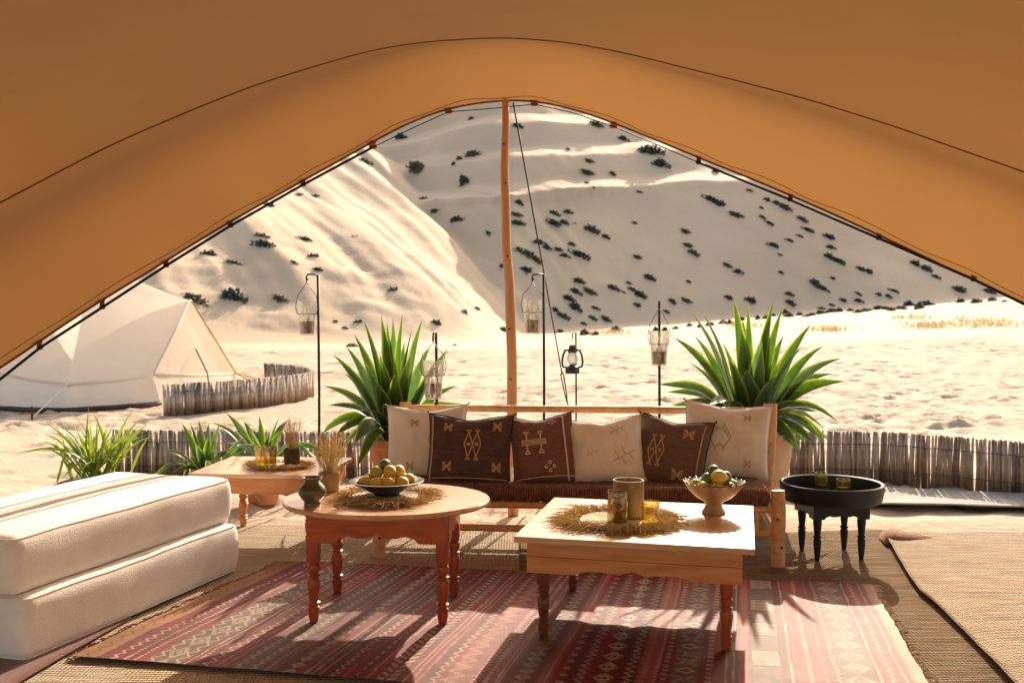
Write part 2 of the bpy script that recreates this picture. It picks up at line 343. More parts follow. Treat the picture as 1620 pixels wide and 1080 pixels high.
xs = np.arange(-17, 17.01, .075); ys = np.arange(4.6, 34.5, .075)
X, Y = np.meshgrid(xs, ys, indexing='ij'); Z = dune_h(X, Y) + und(X, Y)
amp = sstep(6.5, 8.5, Y)
Z += .02*fbm(X*1.1, Y*1.1, 3)*amp + .012*fbm(X*4, Y*4, 2)*(.35+.65*amp)
rs = np.random.RandomState(3)
for k in range(8000):                     # footprints and scuffs trodden into the sand
    fy = 6.4 + 26*rs.rand()**1.5; fx = rs.uniform(-.62, .62)*fy + rs.uniform(-1, 1)
    if rs.rand() < .8*float(sstep(.05, -.25, fbm(np.array(fx*.25+7), np.array(fy*.25+1), 2))): continue
    r = rs.uniform(.06, .12)*(1+.02*fy); dep = rs.uniform(.016, .044)*(.5+.6*rs.rand()); an = rs.uniform(0, PI); el = rs.uniform(1, 1.9)
    i0, i1 = int((fx-.55+17)/.075), int((fx+.55+17)/.075)+1; j0, j1 = int((fy-.55-4.6)/.075), int((fy+.55-4.6)/.075)+1
    if i0 < 0 or j0 < 0 or i1 >= len(xs) or j1 >= len(ys): continue
    dx = X[i0:i1, j0:j1]-fx; dy = Y[i0:i1, j0:j1]-fy
    a = dx*math.cos(an)+dy*math.sin(an); b = -dx*math.sin(an)+dy*math.cos(an)
    q = (a/(r*el))**2 + (b/r)**2
    Z[i0:i1, j0:j1] += dep*(-np.exp(-q*1.1)*1.3 + .5*np.exp(-(np.sqrt(q)-1.45)**2*5))*sstep(6.2, 7.2, fy)
Z = np.where(Y < 6.3, np.minimum(Z, .008), Z) - .025*sstep(6.25, 5.95, Y)
edge = np.minimum(np.minimum(X+17, 17-X), 34.5-Y)
Z = Z - .12*sstep(.5, 0, edge)
me = grid_mesh('sand_ground', X, Y, Z); sg = link('sand_ground', me, m_sand); sg['kind'] = 'structure'; sg['label'] = 'trampled pale desert sand'
xs = np.concatenate([[-420, -300, -200, -130], np.arange(-95, 96, 5), [130, 200, 300, 420]]); ys = np.concatenate([[-420, -200, -90], np.arange(-40, 41, 4), [60, 90, 140, 215, 420]])
X, Y = np.meshgrid(xs, ys, indexing='ij'); Z = -.14 + 0*X
Z = np.where((np.abs(X) < 95) & (Y > 30) & (Y < 214), -3, Z)
me = grid_mesh('desert_floor', X, Y, Z); o = link('desert_floor', me, m_sand); o['kind'] = 'structure'
xs = np.arange(-17, 17.1, .5); ys = np.arange(-16, 4.8, .5)
X, Y = np.meshgrid(xs, ys, indexing='ij'); Z = -.03 + .01*fbm(X, Y, 2) - .12*sstep(.8, 0, np.minimum(np.minimum(X+17, 17-X), Y+16))
me = grid_mesh('sand_floor', X, Y, Z); o = link('sand_floor', me, m_sand); o['kind'] = 'structure'

def hit(px, py):                          # first point of the dune on a line of sight
    d = ray(px, py); t = np.linspace(20, 200, 3600)
    x, y, z = d.x*t, d.y*t, CH+d.z*t
    k = np.nonzero(z < dune_h(x, y)+und(x, y))[0]
    if len(k) == 0: return None
    i = k[0]; return Vector((x[i], y[i], float(dune_h(x[i], y[i])+und(x[i], y[i]))))

# ------------------------------------------------------------------ shrubs on the dune
def shrub_mesh(seed, w):
    r = random.Random(seed); mb = MB()
    for k in range(300):
        a = r.uniform(0, 2*PI); q = r.random()**.42; ph = math.acos(r.uniform(0, 1)); lump = 1+.28*math.sin(3*a+seed)+.2*math.sin(5*a-seed*2)
        c = Vector((q*math.sin(ph)*math.cos(a)*.54*w*lump, q*math.sin(ph)*math.sin(a)*.30*lump, q*math.cos(ph)*.34*(1+.2*math.sin(7*a)))); c.z -= .04
        d = Vector((r.gauss(0,1), r.gauss(0,1), r.gauss(.4,.8))).normalized(); e = d.cross(Vector((r.gauss(0,1), r.gauss(0,1), r.gauss(0,1)))).normalized()
        l, ww = r.uniform(.08,.17), r.uniform(.03,.06)
        mb.add([c-e*ww, c+d*l*.5-e*ww*1.1, c+d*l, c+d*l*.5+e*ww*1.1, c+e*ww], [(0,1,2,3,4)])
    me = bpy.data.meshes.new('shrub'); me.from_pydata([tuple(v) for v in mb.v], [], mb.f); return me
SH = []
for k in range(6):
    me = shrub_mesh(k, [1, 1.25, .85, 1.1, 1.4, .95][k]); me.materials.append(m_shrub if k % 3 else m_shrub2); SH.append(me)
za = [(855,255,80),(580,400,60),(650,410,60),(640,370,50),(450,440,60),(415,575,90),(425,615,80),(190,650,70),(290,690,75),(550,685,45),(810,585,70),(120,850,130),(290,835,120),(490,845,90),(600,590,50),(655,715,40),(960,745,40),(980,810,60),(880,893,42),(830,940,45),(770,965,30),(730,935,30),(1275,905,65),(1160,945,60),(1335,880,30),(1110,415,45),(1155,465,50),(1250,505,80),(1385,560,50),(1080,285,90),(1010,150,60),(1310,70,42),(1260,240,45),(1235,260,40),(1315,225,75),(1280,335,70),(1505,100,40),(1240,1035,20),(800,1040,60),(640,660,60),(1445,970,40)]
zb = [(105,100,35),(440,95,70),(555,155,65),(670,210,100),(715,265,70),(320,200,20),(410,250,50),(400,300,75),(510,305,30),(400,342,25),(625,382,30),(430,392,20),(605,515,30),(950,295,35),(930,415,70),(965,432,60),(1035,480,70),(1095,375,30),(1150,490,40),(1180,515,40),(1210,430,50),(1245,450,60),(1145,450,25),(1170,415,30),(1320,500,50),(1345,545,40),(1310,570,25),(1435,575,55),(1440,618,55),(1265,590,35),(1195,610,42),(1225,650,25),(1435,660,50),(1475,678,50),(1570,710,45),(1605,722,45),(1230,725,30),(1375,775,50),(1410,795,50),(1450,750,30),(820,552,45),(830,612,50),(855,645,55),(615,662,38),(1000,695,45),(1045,725,50),(260,475,50),(320,470,42),(260,515,52),(300,515,42),(350,517,15),(420,545,72),(480,575,42),(195,600,65),(230,620,50),(280,630,48),(305,655,50),(370,652,70),(335,605,38),(110,640,60),(150,655,80),(185,675,60),(145,720,62),(40,698,35),(365,765,52),(350,808,68),(410,808,58),(320,840,50),(350,875,68),(435,880,42),(425,922,48),(480,925,42),(385,945,30),(510,795,50),(555,810,25),(595,800,55),(625,825,65),(615,865,45),(580,770,30),(665,750,45),(835,765,30),(765,850,42),(825,845,55),(740,893,30),(1005,835,45),(1100,845,60),(1265,820,40),(1270,857,45),(1250,900,48),(1340,912,40),(1405,880,40),(1430,898,40),(1445,865,30),(1495,845,35),(1560,848,50),(1560,818,35),(1560,895,50),(1610,885,30),(525,975,95),(390,990,60),(440,990,60),(265,890,50),(300,915,60),(285,980,40),(45,970,30),(110,430,50),(100,480,50),(105,515,55)]
zc = [(770,208,60),(890,55,65),(950,85,65),(1010,130,60),(1140,205,75),(685,230,40),(740,240,50),(700,305,50),(940,275,42),(995,287,32),(1150,270,70),(1240,272,80),(1330,262,80),(1400,270,60),(820,312,80),(900,310,60),(760,318,60),(1310,215,60),(1480,240,50)]
spots = [(260+a/2.7, 160+b/2.7, w/2.7) for a, b, w in za] + [(780+a/2.7, 160+b/2.7, w/2.7) for a, b, w in zb] + [(1200+a/3.6, 400+b/3.6, w/3.6) for a, b, w in zc]
for k in range(26): 
    t = k/25; spots.append((1040+t*430+random.uniform(-6,6), 522-t*40+random.uniform(-3,2)-4*math.sin(t*3), random.uniform(14, 24)))
PLACED = []
for i, (px, py, w) in enumerate(spots):
    p = hit(px, py+3)
    if p is None: continue
    sz = w*p.y/FPX*random.uniform(.8, 1.08)
    foot = p.z < dune_h(p.x, p.y-6)+.9 or i >= len(za)+len(zb)+len(zc)
    o = bpy.data.objects.new('dune_shrub', SH[random.randrange(6)]); COL.objects.link(o)
    o.location = p; e = .5
    nx = float(dune_h(p.x+e, p.y)-dune_h(p.x-e, p.y))/(2*e); ny = float(dune_h(p.x, p.y+e)-dune_h(p.x, p.y-e))/(2*e)
    n = Vector((-nx*.8, -ny*.8, 1)).normalized(); q = n.to_track_quat('Z', 'Y')
    o.rotation_mode = 'QUATERNION'; o.rotation_quaternion = q @ Matrix.Rotation(random.uniform(-1.1, -.45) if px > 780 else random.uniform(-1, 0), 4, 'Z').to_quaternion()
    o.scale = (sz*random.uniform(.9, 1.1), sz*random.uniform(.8, 1.2), sz*random.uniform(.75, 1.2))
    PLACED.append((o, p, sz, px, py, foot))
for o, p, sz, px, py, foot in PLACED:
    near = sum(1 for q in PLACED if q[0] is not o and abs(q[3]-px) < 24 and abs(q[4]-py) < 18)
    look = ('large' if sz > 1.25 else 'small' if sz < .7 else 'medium') + (' olive' if o.data.materials[0] is m_shrub2 else ' dark green')
    how = 'standing alone' if near == 0 else 'beside one other' if near == 1 else 'crowded in a clump'
    if foot: where, grp = 'along the foot of the shaded dune face', 'shrubs along the dune foot'
    elif px < 800 - max(0, (545-py))*.66 + 30: where, grp = 'on the sunlit dune slope behind the tent', 'shrubs on the sunlit dune slope'
    else: where, grp = 'on the smooth shaded dune face', 'shrubs on the shaded dune face'
    tag(o, f'{look} shrub {how} {where}', 'shrub', grp)
mb = MB(); r = random.Random(5)             # straw-coloured grass on the flat at the dune's foot
for cx, cy, sx, sy, n in ((1560,512,70,9,380),(1470,516,40,5,300),(1310,522,35,4,200),(960,527,60,3,260),(1180,516,60,3,160),(1440,503,40,3,120)):
    for k in range(n):
        px, py = r.gauss(cx, sx*.5), r.gauss(cy, sy*.5); p = hit(px, min(max(py, 485), 540))
        if p is None or p.y > 75: continue
        h = r.uniform(.08, .26); a = r.uniform(0, PI); e = r.uniform(.015, .04); lx, ly = r.uniform(-.15, .15), r.uniform(-.15, .15)
        mb.add([(p.x-e*math.cos(a), p.y-e*math.sin(a), p.z-.05), (p.x+e*math.cos(a), p.y+e*math.sin(a), p.z-.05), (p.x+lx, p.y+ly, p.z+h)], [(0,1,2)])
o = mb.build('dry_grass', m_drygrass); tag(o, 'patches of straw coloured grass on the sand before the dune', 'grass', kind='stuff')

# ------------------------------------------------------------------ canopy overhead
def edge_depth(px, c, k):
    Yv = c
    for _ in range(12): Xv = (px-810)/FPX*Yv; Yv = c - k*Xv*Xv
    return Yv
EPX = [(-330,770),(-150,672),(0,583),(60,541),(150,481),(230,433),(300,389),(370,347),(470,291),(560,241),(610,213),(660,188),(710,171),(760,162),(805,158),(850,160),(900,170),(960,190),(1030,218),(1100,247),(1200,287),(1300,330),(1400,376),(1500,424),(1620,479),(1780,556),(1960,640)]
SPX = [(-330,500),(-150,402),(0,320),(200,219),(400,133),(600,77),(700,64),(790,60),(900,66),(1000,85),(1200,137),(1400,194),(1620,272),(1780,335),(1960,410)]
def curve(pts, c, k):
    q = [P(x, y, edge_depth(x, c, k)) for x, y in pts]
    xsq = np.array([p.x for p in q]); ysq = np.array([p.y for p in q]); zsq = np.array([p.z for p in q])
    def f(x):
        x = np.asarray(x, float); w = [-.12,-.06,0,.06,.12]
        return (sum(np.interp(x+d, xsq, ysq) for d in w)/5, sum(np.interp(x+d, xsq, zsq) for d in w)/5)
    return f
fE = curve(EPX, 6.5, .12); fS = curve(SPX, 5.15, .11)
NX = 121; xs = np.linspace(-3.75, 3.75, NX)
rows = []
ey, ez = fE(xs); sy, sz = fS(xs)
rows.append((xs, ey, ez)); rows.append((xs, .55*ey+.45*sy, (.55*ez+.45*sz+.19))); rows.append((xs, sy, sz))
for yy, z0, kk, wide in ((3.6, 2.46, .095, 1.05), (2.2, 2.24, .075, 1.1), (.7, 2.10, .06, 1.12), (-1.3, 2.05, .05, 1.15)):
    rows.append((xs*wide, yy + 0*xs, z0 - kk*(xs*wide)**2))
CP = np.array([np.stack(r, -1) for r in rows]); K = len(CP)
SUB = 8; TT = np.linspace(0, K-1, (K-1)*SUB+1)
def cmr(t):
    i = min(int(t), K-2); f = t-i; a, b, c, d = CP[max(i-1,0)], CP[i], CP[i+1], CP[min(i+2,K-1)]
    return .5*((2*b)+(c-a)*f+(2*a-5*b+4*c-d)*f*f+(3*b-a-3*c+d)*f**3)
SHEET = np.array([cmr(t) for t in TT])
wr = .010*fbm(SHEET[..., 0]*1.6, SHEET[..., 1]*.9, 3); lipf = np.exp(-np.linspace(0, K-1, len(SHEET))*2.2)[:, None]; SHEET[1:, :, 2] += (wr + .010*lipf*np.sin(SHEET[..., 0]*13+2*fbm(SHEET[..., 0]*1.2, SHEET[..., 1], 2)))[1:]
canopy = thing('canvas_canopy', 'large brown canvas awning stretched overhead with dark corded edge', 'canopy', (0, 6.4, 0))
CO = Vector((0, 6.4, 0))
def under(px_like_x, t):                   # point on the sheet at column x, row parameter t
    i = np.argmin(abs(xs-px_like_x)); j = int(round(t*SUB)); return Vector(SHEET[j, i])
me = grid_mesh('canvas_sheet', SHEET[..., 0], SHEET[..., 1]-6.4, SHEET[..., 2]); link('canvas_sheet', me, m_canvas, canopy)
def strip(pts, nrm_dn, w, th, name, mat, par):   # ribbon hanging just under the sheet
    mb = MB()
    for a, b in zip(pts[:-1], pts[1:]): pass
    mb.tube(pts, w, 6, squash=th); return mb.build(name, mat, par, True)
def sheet_line(t, dz, step=1, i0=0, i1=NX):
    j0 = t*SUB; ja = int(j0); f = j0-ja; q = SHEET[ja]*(1-f)+SHEET[min(ja+1, len(SHEET)-1)]*f
    return [Vector(q[i])-CO+Vector((0, 0, -dz)) for i in range(i0, i1, step)]
mb = MB(); mb.tube(sheet_line(0, .0), .007, 6); mb.build('hem', m_hem, canopy, True)
mb = MB(); mb.tube(sheet_line(2, .0), .0045, 6, squash=1); mb.build('seam', m_canvas, canopy, True)
mb = MB(); mb.tube(sheet_line(.12, .0015), .0022, 5); mb.build('hem_stitching', m_stitch, canopy, True)
CORD = [(-330,792),(-60,640),(0,600),(63,550),(162,486),(263,420),(365,357),(480,292),(590,233),(650,204),(710,177),(775,172),(845,165),(905,178),(970,200),(1030,225),(1105,257),(1250,316),(1390,377),(1540,442),(1620,481),(1700,519),(1960,655)]
cp = [P(x, y, edge_depth(x, 6.5, .12)-.01)-CO for x, y in CORD]
mb = MB(); mb.tube(cp[:9], .0085, 7); mb.tube(cp[8:17], .0035, 6); mb.tube(cp[16:], .0085, 7); mb.build('edge_cord', m_black, canopy, True)
for px, py in ((63,550),(162,486),(263,420),(365,357),(480,292),(590,233),(710,177),(845,165),(970,200),(1105,257),(1250,316),(1390,377),(1540,442)):
    Yd = edge_depth(px, 6.5, .12); a = P(px, py, Yd)-CO; ye, ze = fE(a.x); top = Vector((a.x, float(ye)-6.4, float(ze)+.012)); hi = 560 < px < 1000
    mb = MB(); mid = (a+top)/2; hgt = max((top-a).length, .03)
    d = (top-a).normalized(); sx = Vector((1, 0, 0)); sx = (sx-d*sx.dot(d)).normalized(); ny = d.cross(sx); w = .03 if hi else .02
    q = []
    for hh, ww in ((-.012, w*.5), (0, w*.9), (.5, w*.55), (1, w)):
        for sgn in (-1, 1):
            for t in (-.004, .004): q.append(a + d*(hgt*hh if hh > 0 else hh) + sx*ww*sgn + ny*t)
    F = []
    for k in range(3):
        b = k*4; F += [(b, b+4, b+6, b+2), (b+1, b+3, b+7, b+5), (b, b+1, b+5, b+4), (b+2, b+6, b+7, b+3)]
    F += [(0,2,3,1), (12,13,15,14)]
    mb.add(q, F); mb.build('cord_tab', m_orange if hi else m_stitch, canopy)

# pole and guy rope
t = thing('tent_pole', 'crooked peeled wooden pole holding up the canopy edge', 'pole', P(812, 815, 6.42)*1)
t.location.z = 0; base = t.location.copy()
pp = [(799.5,157),(800,200),(798,270),(800,330),(801,390),(806,450),(808,510),(810,570),(810,645),(811,730),(812,815)]
pts = [P(x, y, 6.42)-base for x, y in pp]; pts[-1].z = -.02
mb = MB(); mb.tube(pts, [.022,.024,.027,.029,.030,.031,.033,.032,.033,.034,.035], 12); mb.build('shaft', m_pole, t, True)
for x, y in ((797,228),(800,290),(803,405),(806,520),(808,600)):
    mb = MB(); q = P(x, y, 6.39)-base; mb.lathe([(0,-.006),(.007,-.003),(.009,0),(.007,.003),(0,.006)], 8, q); mb.build('knot', m_knot, t, True)
peg = G(911, 712); top = P(812, 163, 6.45)
t = thing('guy_rope', 'thin dark guy rope running from the canopy peak to a ground peg', 'rope', peg)
d = top-peg
mb = MB(); mb.tube([top-peg, d*.30], .0055, 6); mb.tube([d*.20, Vector((0,0,.12))], .0055, 6); mb.build('rope', m_black, t, True)
mb = MB(); s = d.normalized(); sd = s.cross(Vector((0,1,0))).normalized()*.012
mb.tube([d*.305, d*.29+sd, d*.22+sd*.6, d*.19], .006, 6); mb.tube([d*.305, d*.29-sd, d*.22-sd*.6, d*.19], .006, 6); mb.build('tensioner', m_steel, t, True)
mb = MB(); mb.tube([Vector((.03,.03,-.1)), Vector((-.02,-.02,.16))], .011, 6); mb.build('peg', m_steel, t)

# ------------------------------------------------------------------ lantern stakes, jars, hurricane lamp
JAR = None
def stake(px, topy, Yd, hook, label, thin=1.0):
    p = P(px, topy, Yd); b = Vector((p.x, p.y, 0)); h = p.z
    t = thing('lantern_stake', label, 'stake', b, group='iron stakes behind the sofa')
    mb = MB(); mb.tube([(0, 0, -.08), (.004, 0, h*.5), (0, 0, h)], .0095*thin, 7); mb.build('rod', m_steel, t, True)
    mb = MB(); hx, hy = hook
    mb.tube([(0, 0, h-.006), (hx*.5, hy*.5, h+.002), (hx, hy, h-.002), (hx*1.12, hy*1.12, h-.02), (hx*1.1, hy*1.1, h-.05), (hx*.95, hy*.95, h-.03)], .006*thin, 6); mb.build('hook', m_steel, t, True)
    return b + Vector((hx*1.08, hy*1.08, h-.05))
def jar(at, drop, label):
    H = .235; z = at.z-drop
    t = thing('jar_lantern', label, 'lantern', (at.x, at.y, z), group='glass jar lanterns hung on stakes')
    mb = MB()
    pr = [(.045,.0),(.049,.006),(.053,.05),(.058,.135),(.062,.14),(.066,.145),(.067,.225),(.068,.235),(.064,.235),(.063,.146),(.054,.134),(.050,.05),(.046,.010),(0,.010)]
    mb.lathe(pr, 24); mb.build('glass_jar', m_clear, t, True, 40)
    mb = MB(); mb.lathe([(0,.012),(.044,.012),(.047,.05),(.050,.093),(.04,.098),(0,.096)], 20); mb.build('sand_filling', m_wax, t, True, 40)
    mb = MB(); mb.lathe([(0,.096),(.020,.096),(.020,.125),(0,.123)], 12); mb.build('candle', m_white, t, True, 40)
    mb = MB()
    for k in range(24):
        pass
    mb.tube([(.0675*math.cos(2*PI*k/20), .0675*math.sin(2*PI*k/20), .145) for k in range(21)], .0022, 5)
    for s in (-1, 1): mb.tube([(s*.0675, 0, .145), (s*.078, 0, .20), (s*.065, 0, .27), (s*.03, 0, drop-.05), (0, 0, drop-.004)], .0022, 5)
    mb.build('wire_handle', m_wire, t, True)
def hang(px, topy, Yd, hook, jary, lab_s, lab_j):
    a = stake(px, topy, Yd, hook, lab_s); bot = P(px, jary, Yd).z; jar(a, a.z-bot, lab_j)
hang(503, 434, 6.9, (-.07, -.01), 530, 'thin iron stake beside the agave in the terracotta pot, on its outer side', 'glass jar lantern hanging beside the terracotta potted agave, over its reed fence')
hang(860, 434, 6.8, (-.07, -.01), 528, 'thin iron stake close beside the wooden tent pole', 'glass jar lantern hanging close beside the wooden tent pole')
hang(1043, 476, 6.8, (-.012, -.085), 577, 'thin iron stake beside the agave in the pale clay pot', 'glass jar lantern hanging beside the pale clay potted agave')
hang(690, 526, 6.12, (-.01, -.085), 629, 'short iron stake standing among agave leaves behind the ivory cushion', 'glass jar lantern hanging in front of the agave leaves')
a = stake(911, 526, 8.6, (-.03, -.05), 'thin iron stake carrying the black hurricane lamp', .8)
t = thing('hurricane_lamp', 'black metal hurricane lamp hanging from a stake', 'lamp', (a.x, a.y, P(905, 590, 8.6).z))
mb = MB(); mb.lathe([(0,0),(.058,0),(.062,.012),(.060,.045),(.045,.062),(.028,.066),(.026,.08),(0,.08)], 20); mb.build('fuel_tank', m_steel, t, True, 40)
mb = MB(); mb.lathe([(.030,.078),(.046,.11),(.048,.135),(.034,.185),(.031,.185),(.045,.135),(.043,.11),(.027,.078)], 20); mb.build('glass_chimney', m_clear, t, True)
mb = MB(); mb.lathe([(0,.18),(.038,.18),(.042,.192),(.030,.205),(.032,.225),(.022,.245),(0,.248)], 18); mb.build('cap', m_steel, t, True, 40)
for s in (-1, 1):
    mb = MB(); mb.tube([(s*.045,0,.05),(s*.082,0,.06),(s*.088,0,.10),(s*.080,0,.16),(s*.06,0,.20),(s*.03,0,.205)], .009, 8); mb.build('side_tube', m_steel, t, True)
mb = MB(); hz = a.z - t.location.z; mb.tube([(-.075,0,.17),(-.07,0,.26),(0,0,hz),(.07,0,.26),(.075,0,.17)], .0025, 5); mb.build('bail', m_wire, t, True)

# ------------------------------------------------------------------ mats and rugs on the sand
def sheet(name, quad, z, mat, n=(60, 40), wav=.004, seed=0, rag=.0):
    (fl, fr, nr, nl) = [np.array(q, float) for q in quad]
    u = np.linspace(0, 1, n[0])[:, None]; v = np.linspace(0, 1, n[1])[None, :]
    ru = u + rag*(fbm(v*9+seed, u*0+1.3, 3))*((u < .001)*1.0 - (u > .999)*1.0)
    rv = v + rag*(fbm(u*9+seed, v*0+4.3, 3))*((v < .001)*1.0 - (v > .999)*1.0)
    Xg = fl[0]*(1-ru)*(1-rv)+fr[0]*ru*(1-rv)+nr[0]*ru*rv+nl[0]*(1-ru)*rv
    Yg = fl[1]*(1-ru)*(1-rv)+fr[1]*ru*(1-rv)+nr[1]*ru*rv+nl[1]*(1-ru)*rv
    Zg = z + wav*(1+fbm(Xg*1.5+seed, Yg*3.5, 3)) 
    me = grid_mesh(name, Xg, Yg, Zg); o = link(name, me, mat)
    md = o.modifiers.new('thickness', 'SOLIDIFY'); md.thickness = .006; md.offset = -1
    return o, Xg, Yg, Zg
o, *_ = sheet('jute_mat', [(-2.9,6.15),(.10,6.10),(.02,2.6),(-3.1,2.6)], -.006, m_jutepale, (110, 120), .0055, 3, .006)
tag(o, 'pale rumpled jute mat beneath the sofa and the round table', 'mat')
o, *_ = sheet('jute_mat', [(.02,5.15),(.55,6.03),(2.3,5.98),(2.3,2.6)], .034, m_jute, (100, 100), .006, 9, .004)
o.data.clear_geometry(); bpy.data.objects.remove(o)
o, *_ = sheet('jute_mat', [(.04,5.62),(2.32,5.98),(2.3,2.6),(.04,2.6)], .002, m_jute, (90, 120), .0025, 9, .005)
tag(o, 'brown coarse jute mat under the black tray table', 'mat')
# mat with the curled light edge
pl = [(1396,849),(1404,862),(1414,880),(1440,924),(1456,946),(1476,962),(1500,986),(1540,1026),(1590,1080),(1660,1160)]
L0 = [G(x, y) for x, y in pl]; nU, nV = 60, 70
tt = np.linspace(0, 1, nV); lx = np.interp(tt, np.linspace(0, 1, len(L0)), [p.x for p in L0]); ly = np.interp(tt, np.linspace(0, 1, len(L0)), [p.y for p in L0])
uu = np.linspace(0, 1, nU)[:, None]**1.3
Xg = lx[None]*(1-uu)+4.6*uu; Yg = ly[None]*(1-uu)+(ly[None]+.0)*uu - .05*uu
Zg = .024 + .016*np.exp(-uu*26) + .008*fbm(Xg*1.2, Yg*5, 3) + .012*np.maximum(0, fbm(Xg*.7+5, Yg*2.4+3, 2))
me = grid_mesh('jute_mat', Xg, Yg, Zg); o = link('jute_mat', me, m_jutepale); md = o.modifiers.new('thickness', 'SOLIDIFY'); md.thickness = .008; md.offset = -1
tag(o, 'pale ribbed jute mat with a curled white selvedge and folded corner', 'mat'); matB = o
mb = MB(); mb.tube([Vector((lx[i]+.004, ly[i], Zg[0, i]+.001)) for i in range(nV)], .0055, 6); mb.build('selvedge', m_creamfringe, o, True)
cc = G(1396, 852); mb = MB(); V = []; q = [G(x, y, .022) for x, y in ((1390,848),(1398,838),(1420,836),(1450,843),(1495,852),(1440,862),(1400,861))]
cen = G(1415, 850, .06); top_ = [p+(cen-p)*.35+Vector((0,0,.022*(1-.15*i%2))) for i, p in enumerate(q)]
n = len(q); mb.add(q+top_+[cen], [(i, (i+1)%n, n+(i+1)%n, n+i) for i in range(n)]+[(n+i, n+(i+1)%n, 2*n) for i in range(n)])
mb.build('folded_corner', m_juteback, o, True)
o, *_ = sheet('ground_sheet', [(1.9,7.35),(4.6,6.75),(4.7,6.3),(1.95,6.62)], .03, m_fencemat, (60, 16), .012, 21, .01)
tag(o, 'grey ground sheet strip laid along the foot of the reed fence', 'ground sheet')
o, *_ = sheet('rust_rug', [(-2.9,4.6),(-1.62,4.2),(-1.86,2.6),(-3.0,2.6)], .010, m_rust_rug, (30, 30), .004, 33, .004)
tag(o, 'rust brown striped rug under the stacked ivory cushions', 'rug')

# kilim
FL, FR, NR, NL = [np.array(p) for p in ((-1.19,5.13),(1.71,4.69),(1.37,3.08),(-1.66,3.71))]
LU, LV = 3.0, 1.62; nu, nv = 640, 330
u = np.linspace(0, 1, nu)[:, None]; v = np.linspace(0, 1, nv)[None, :]
ue = u + .004*fbm(v*14, u*0+2, 3)*((u < .5)*1-.5)*2*np.abs(2*u-1)**8; ve = v + .006*fbm(u*10, v*0+5, 3)*np.abs(2*v-1)**8
Xg = FL[0]*(1-ue)*(1-ve)+FR[0]*ue*(1-ve)+NR[0]*ue*ve+NL[0]*(1-ue)*ve
Yg = FL[1]*(1-ue)*(1-ve)+FR[1]*ue*(1-ve)+NR[1]*ue*ve+NL[1]*(1-ue)*ve
Zg = .019 + .006*(1+fbm(Xg*2.2+4, Yg*2.2, 3)) + .004*np.maximum(0, fbm(Xg*5, Yg*9+3, 2))
A = u*LU + 0*v + .006*fbm(v*6+3, u*3, 2); B = v*LV + 0*u
red = np.array((.20,.008,.018)); dred = np.array((.10,.005,.011)); wine = np.array((.145,.006,.019)); cream = np.array((.34,.26,.185)); grey = np.array((.115,.055,.046)); black = np.array((.025,.018,.018)); rose = np.array((.30,.06,.045)); ochre = np.array((.30,.13,.055))
C = np.zeros((nu, nv, 3)); C[:] = red
stripe = np.floor(A/.035+.3*vnoise(A*9, B*0)).astype(int); rr = np.random.RandomState(2).rand(400)
pick = rr[stripe % 400]; C[pick < .28] = dred; C[(pick > .28) & (pick < .5)] = wine; C[pick > .9] = rose
def setc(mask, c): C[mask] = c
tri = lambda x: np.abs((x % 1)-.5)*2
def line(u0, w=.006, c=cream): setc(np.abs(A-u0) < w/2, c)
def dots(u0, w=.012, per=.02, c=cream, duty=.55): setc((np.abs(A-u0) < w/2) & ((B/per) % 1 < duty), c)
def zig(u0, amp, per, w=.008, c=cream): setc(np.abs(A-(u0+amp*(tri(B/per)-.5)*2)) < w*.7, c)
def diam(u0, hw, per, c=cream, ring=.35, bgc=None):
    if bgc is not None: setc(np.abs(A-u0) < hw*1.15, bgc)
    q = np.abs(A-u0)/hw + tri(B/per+.5); q2 = q; setc((q2 < 1) & (q2 > ring), c); setc(q2 < ring*.55, c)
def herring(u0, hw, per, c=cream):
    a = np.abs(A-u0); setc((a < hw) & (((B/per + a/per*.9) % 1) < .45), c); setc(a < .004, dred)
def xbox(u0, hw, per):
    setc(np.abs(A-u0) < hw, grey); a = (A-u0)/hw; b = ((B/per) % 1)*2-1; k = np.floor(B/per) % 3
    m = (np.abs(a) < .92)
    setc(m & (k < 2) & ((np.abs(a-b) < .26) | (np.abs(a+b) < .26)), cream); setc(m & (k < 2) & ((np.abs(a-b) < .09) | (np.abs(a+b) < .09)), dred)
    setc(m & (k == 2) & (np.abs(a)+np.abs(b) < .85), cream); setc(m & (k == 2) & (np.abs(a)+np.abs(b) < .45), wine); setc(m & (np.abs(b) > .93), dred)
def block(u0, hw, per):
    a = np.abs(A-u0) < hw; k = np.floor(B/per) % 2; chk = (np.floor(A/.011)+np.floor(B/.011)) % 2
    setc(a, grey); setc(a & (k == 0), cream*.82); setc(a & (k == 0) & (chk == 0) & (tri(A/.045) < .6) & (tri(B/.045) < .6), grey); setc(a & (((B/per) % 1) < .07), black)
def fan(u0, hw, per, c=cream):
    b = (B/per) % 1; w = np.abs(b-.5)*2; setc((np.abs(A-u0) < hw*w) & (w > .15), c); setc((np.abs(A-u0) < hw*w*.8) & (w > .8) & ((np.floor(A/.01) % 2) == 0), dred)
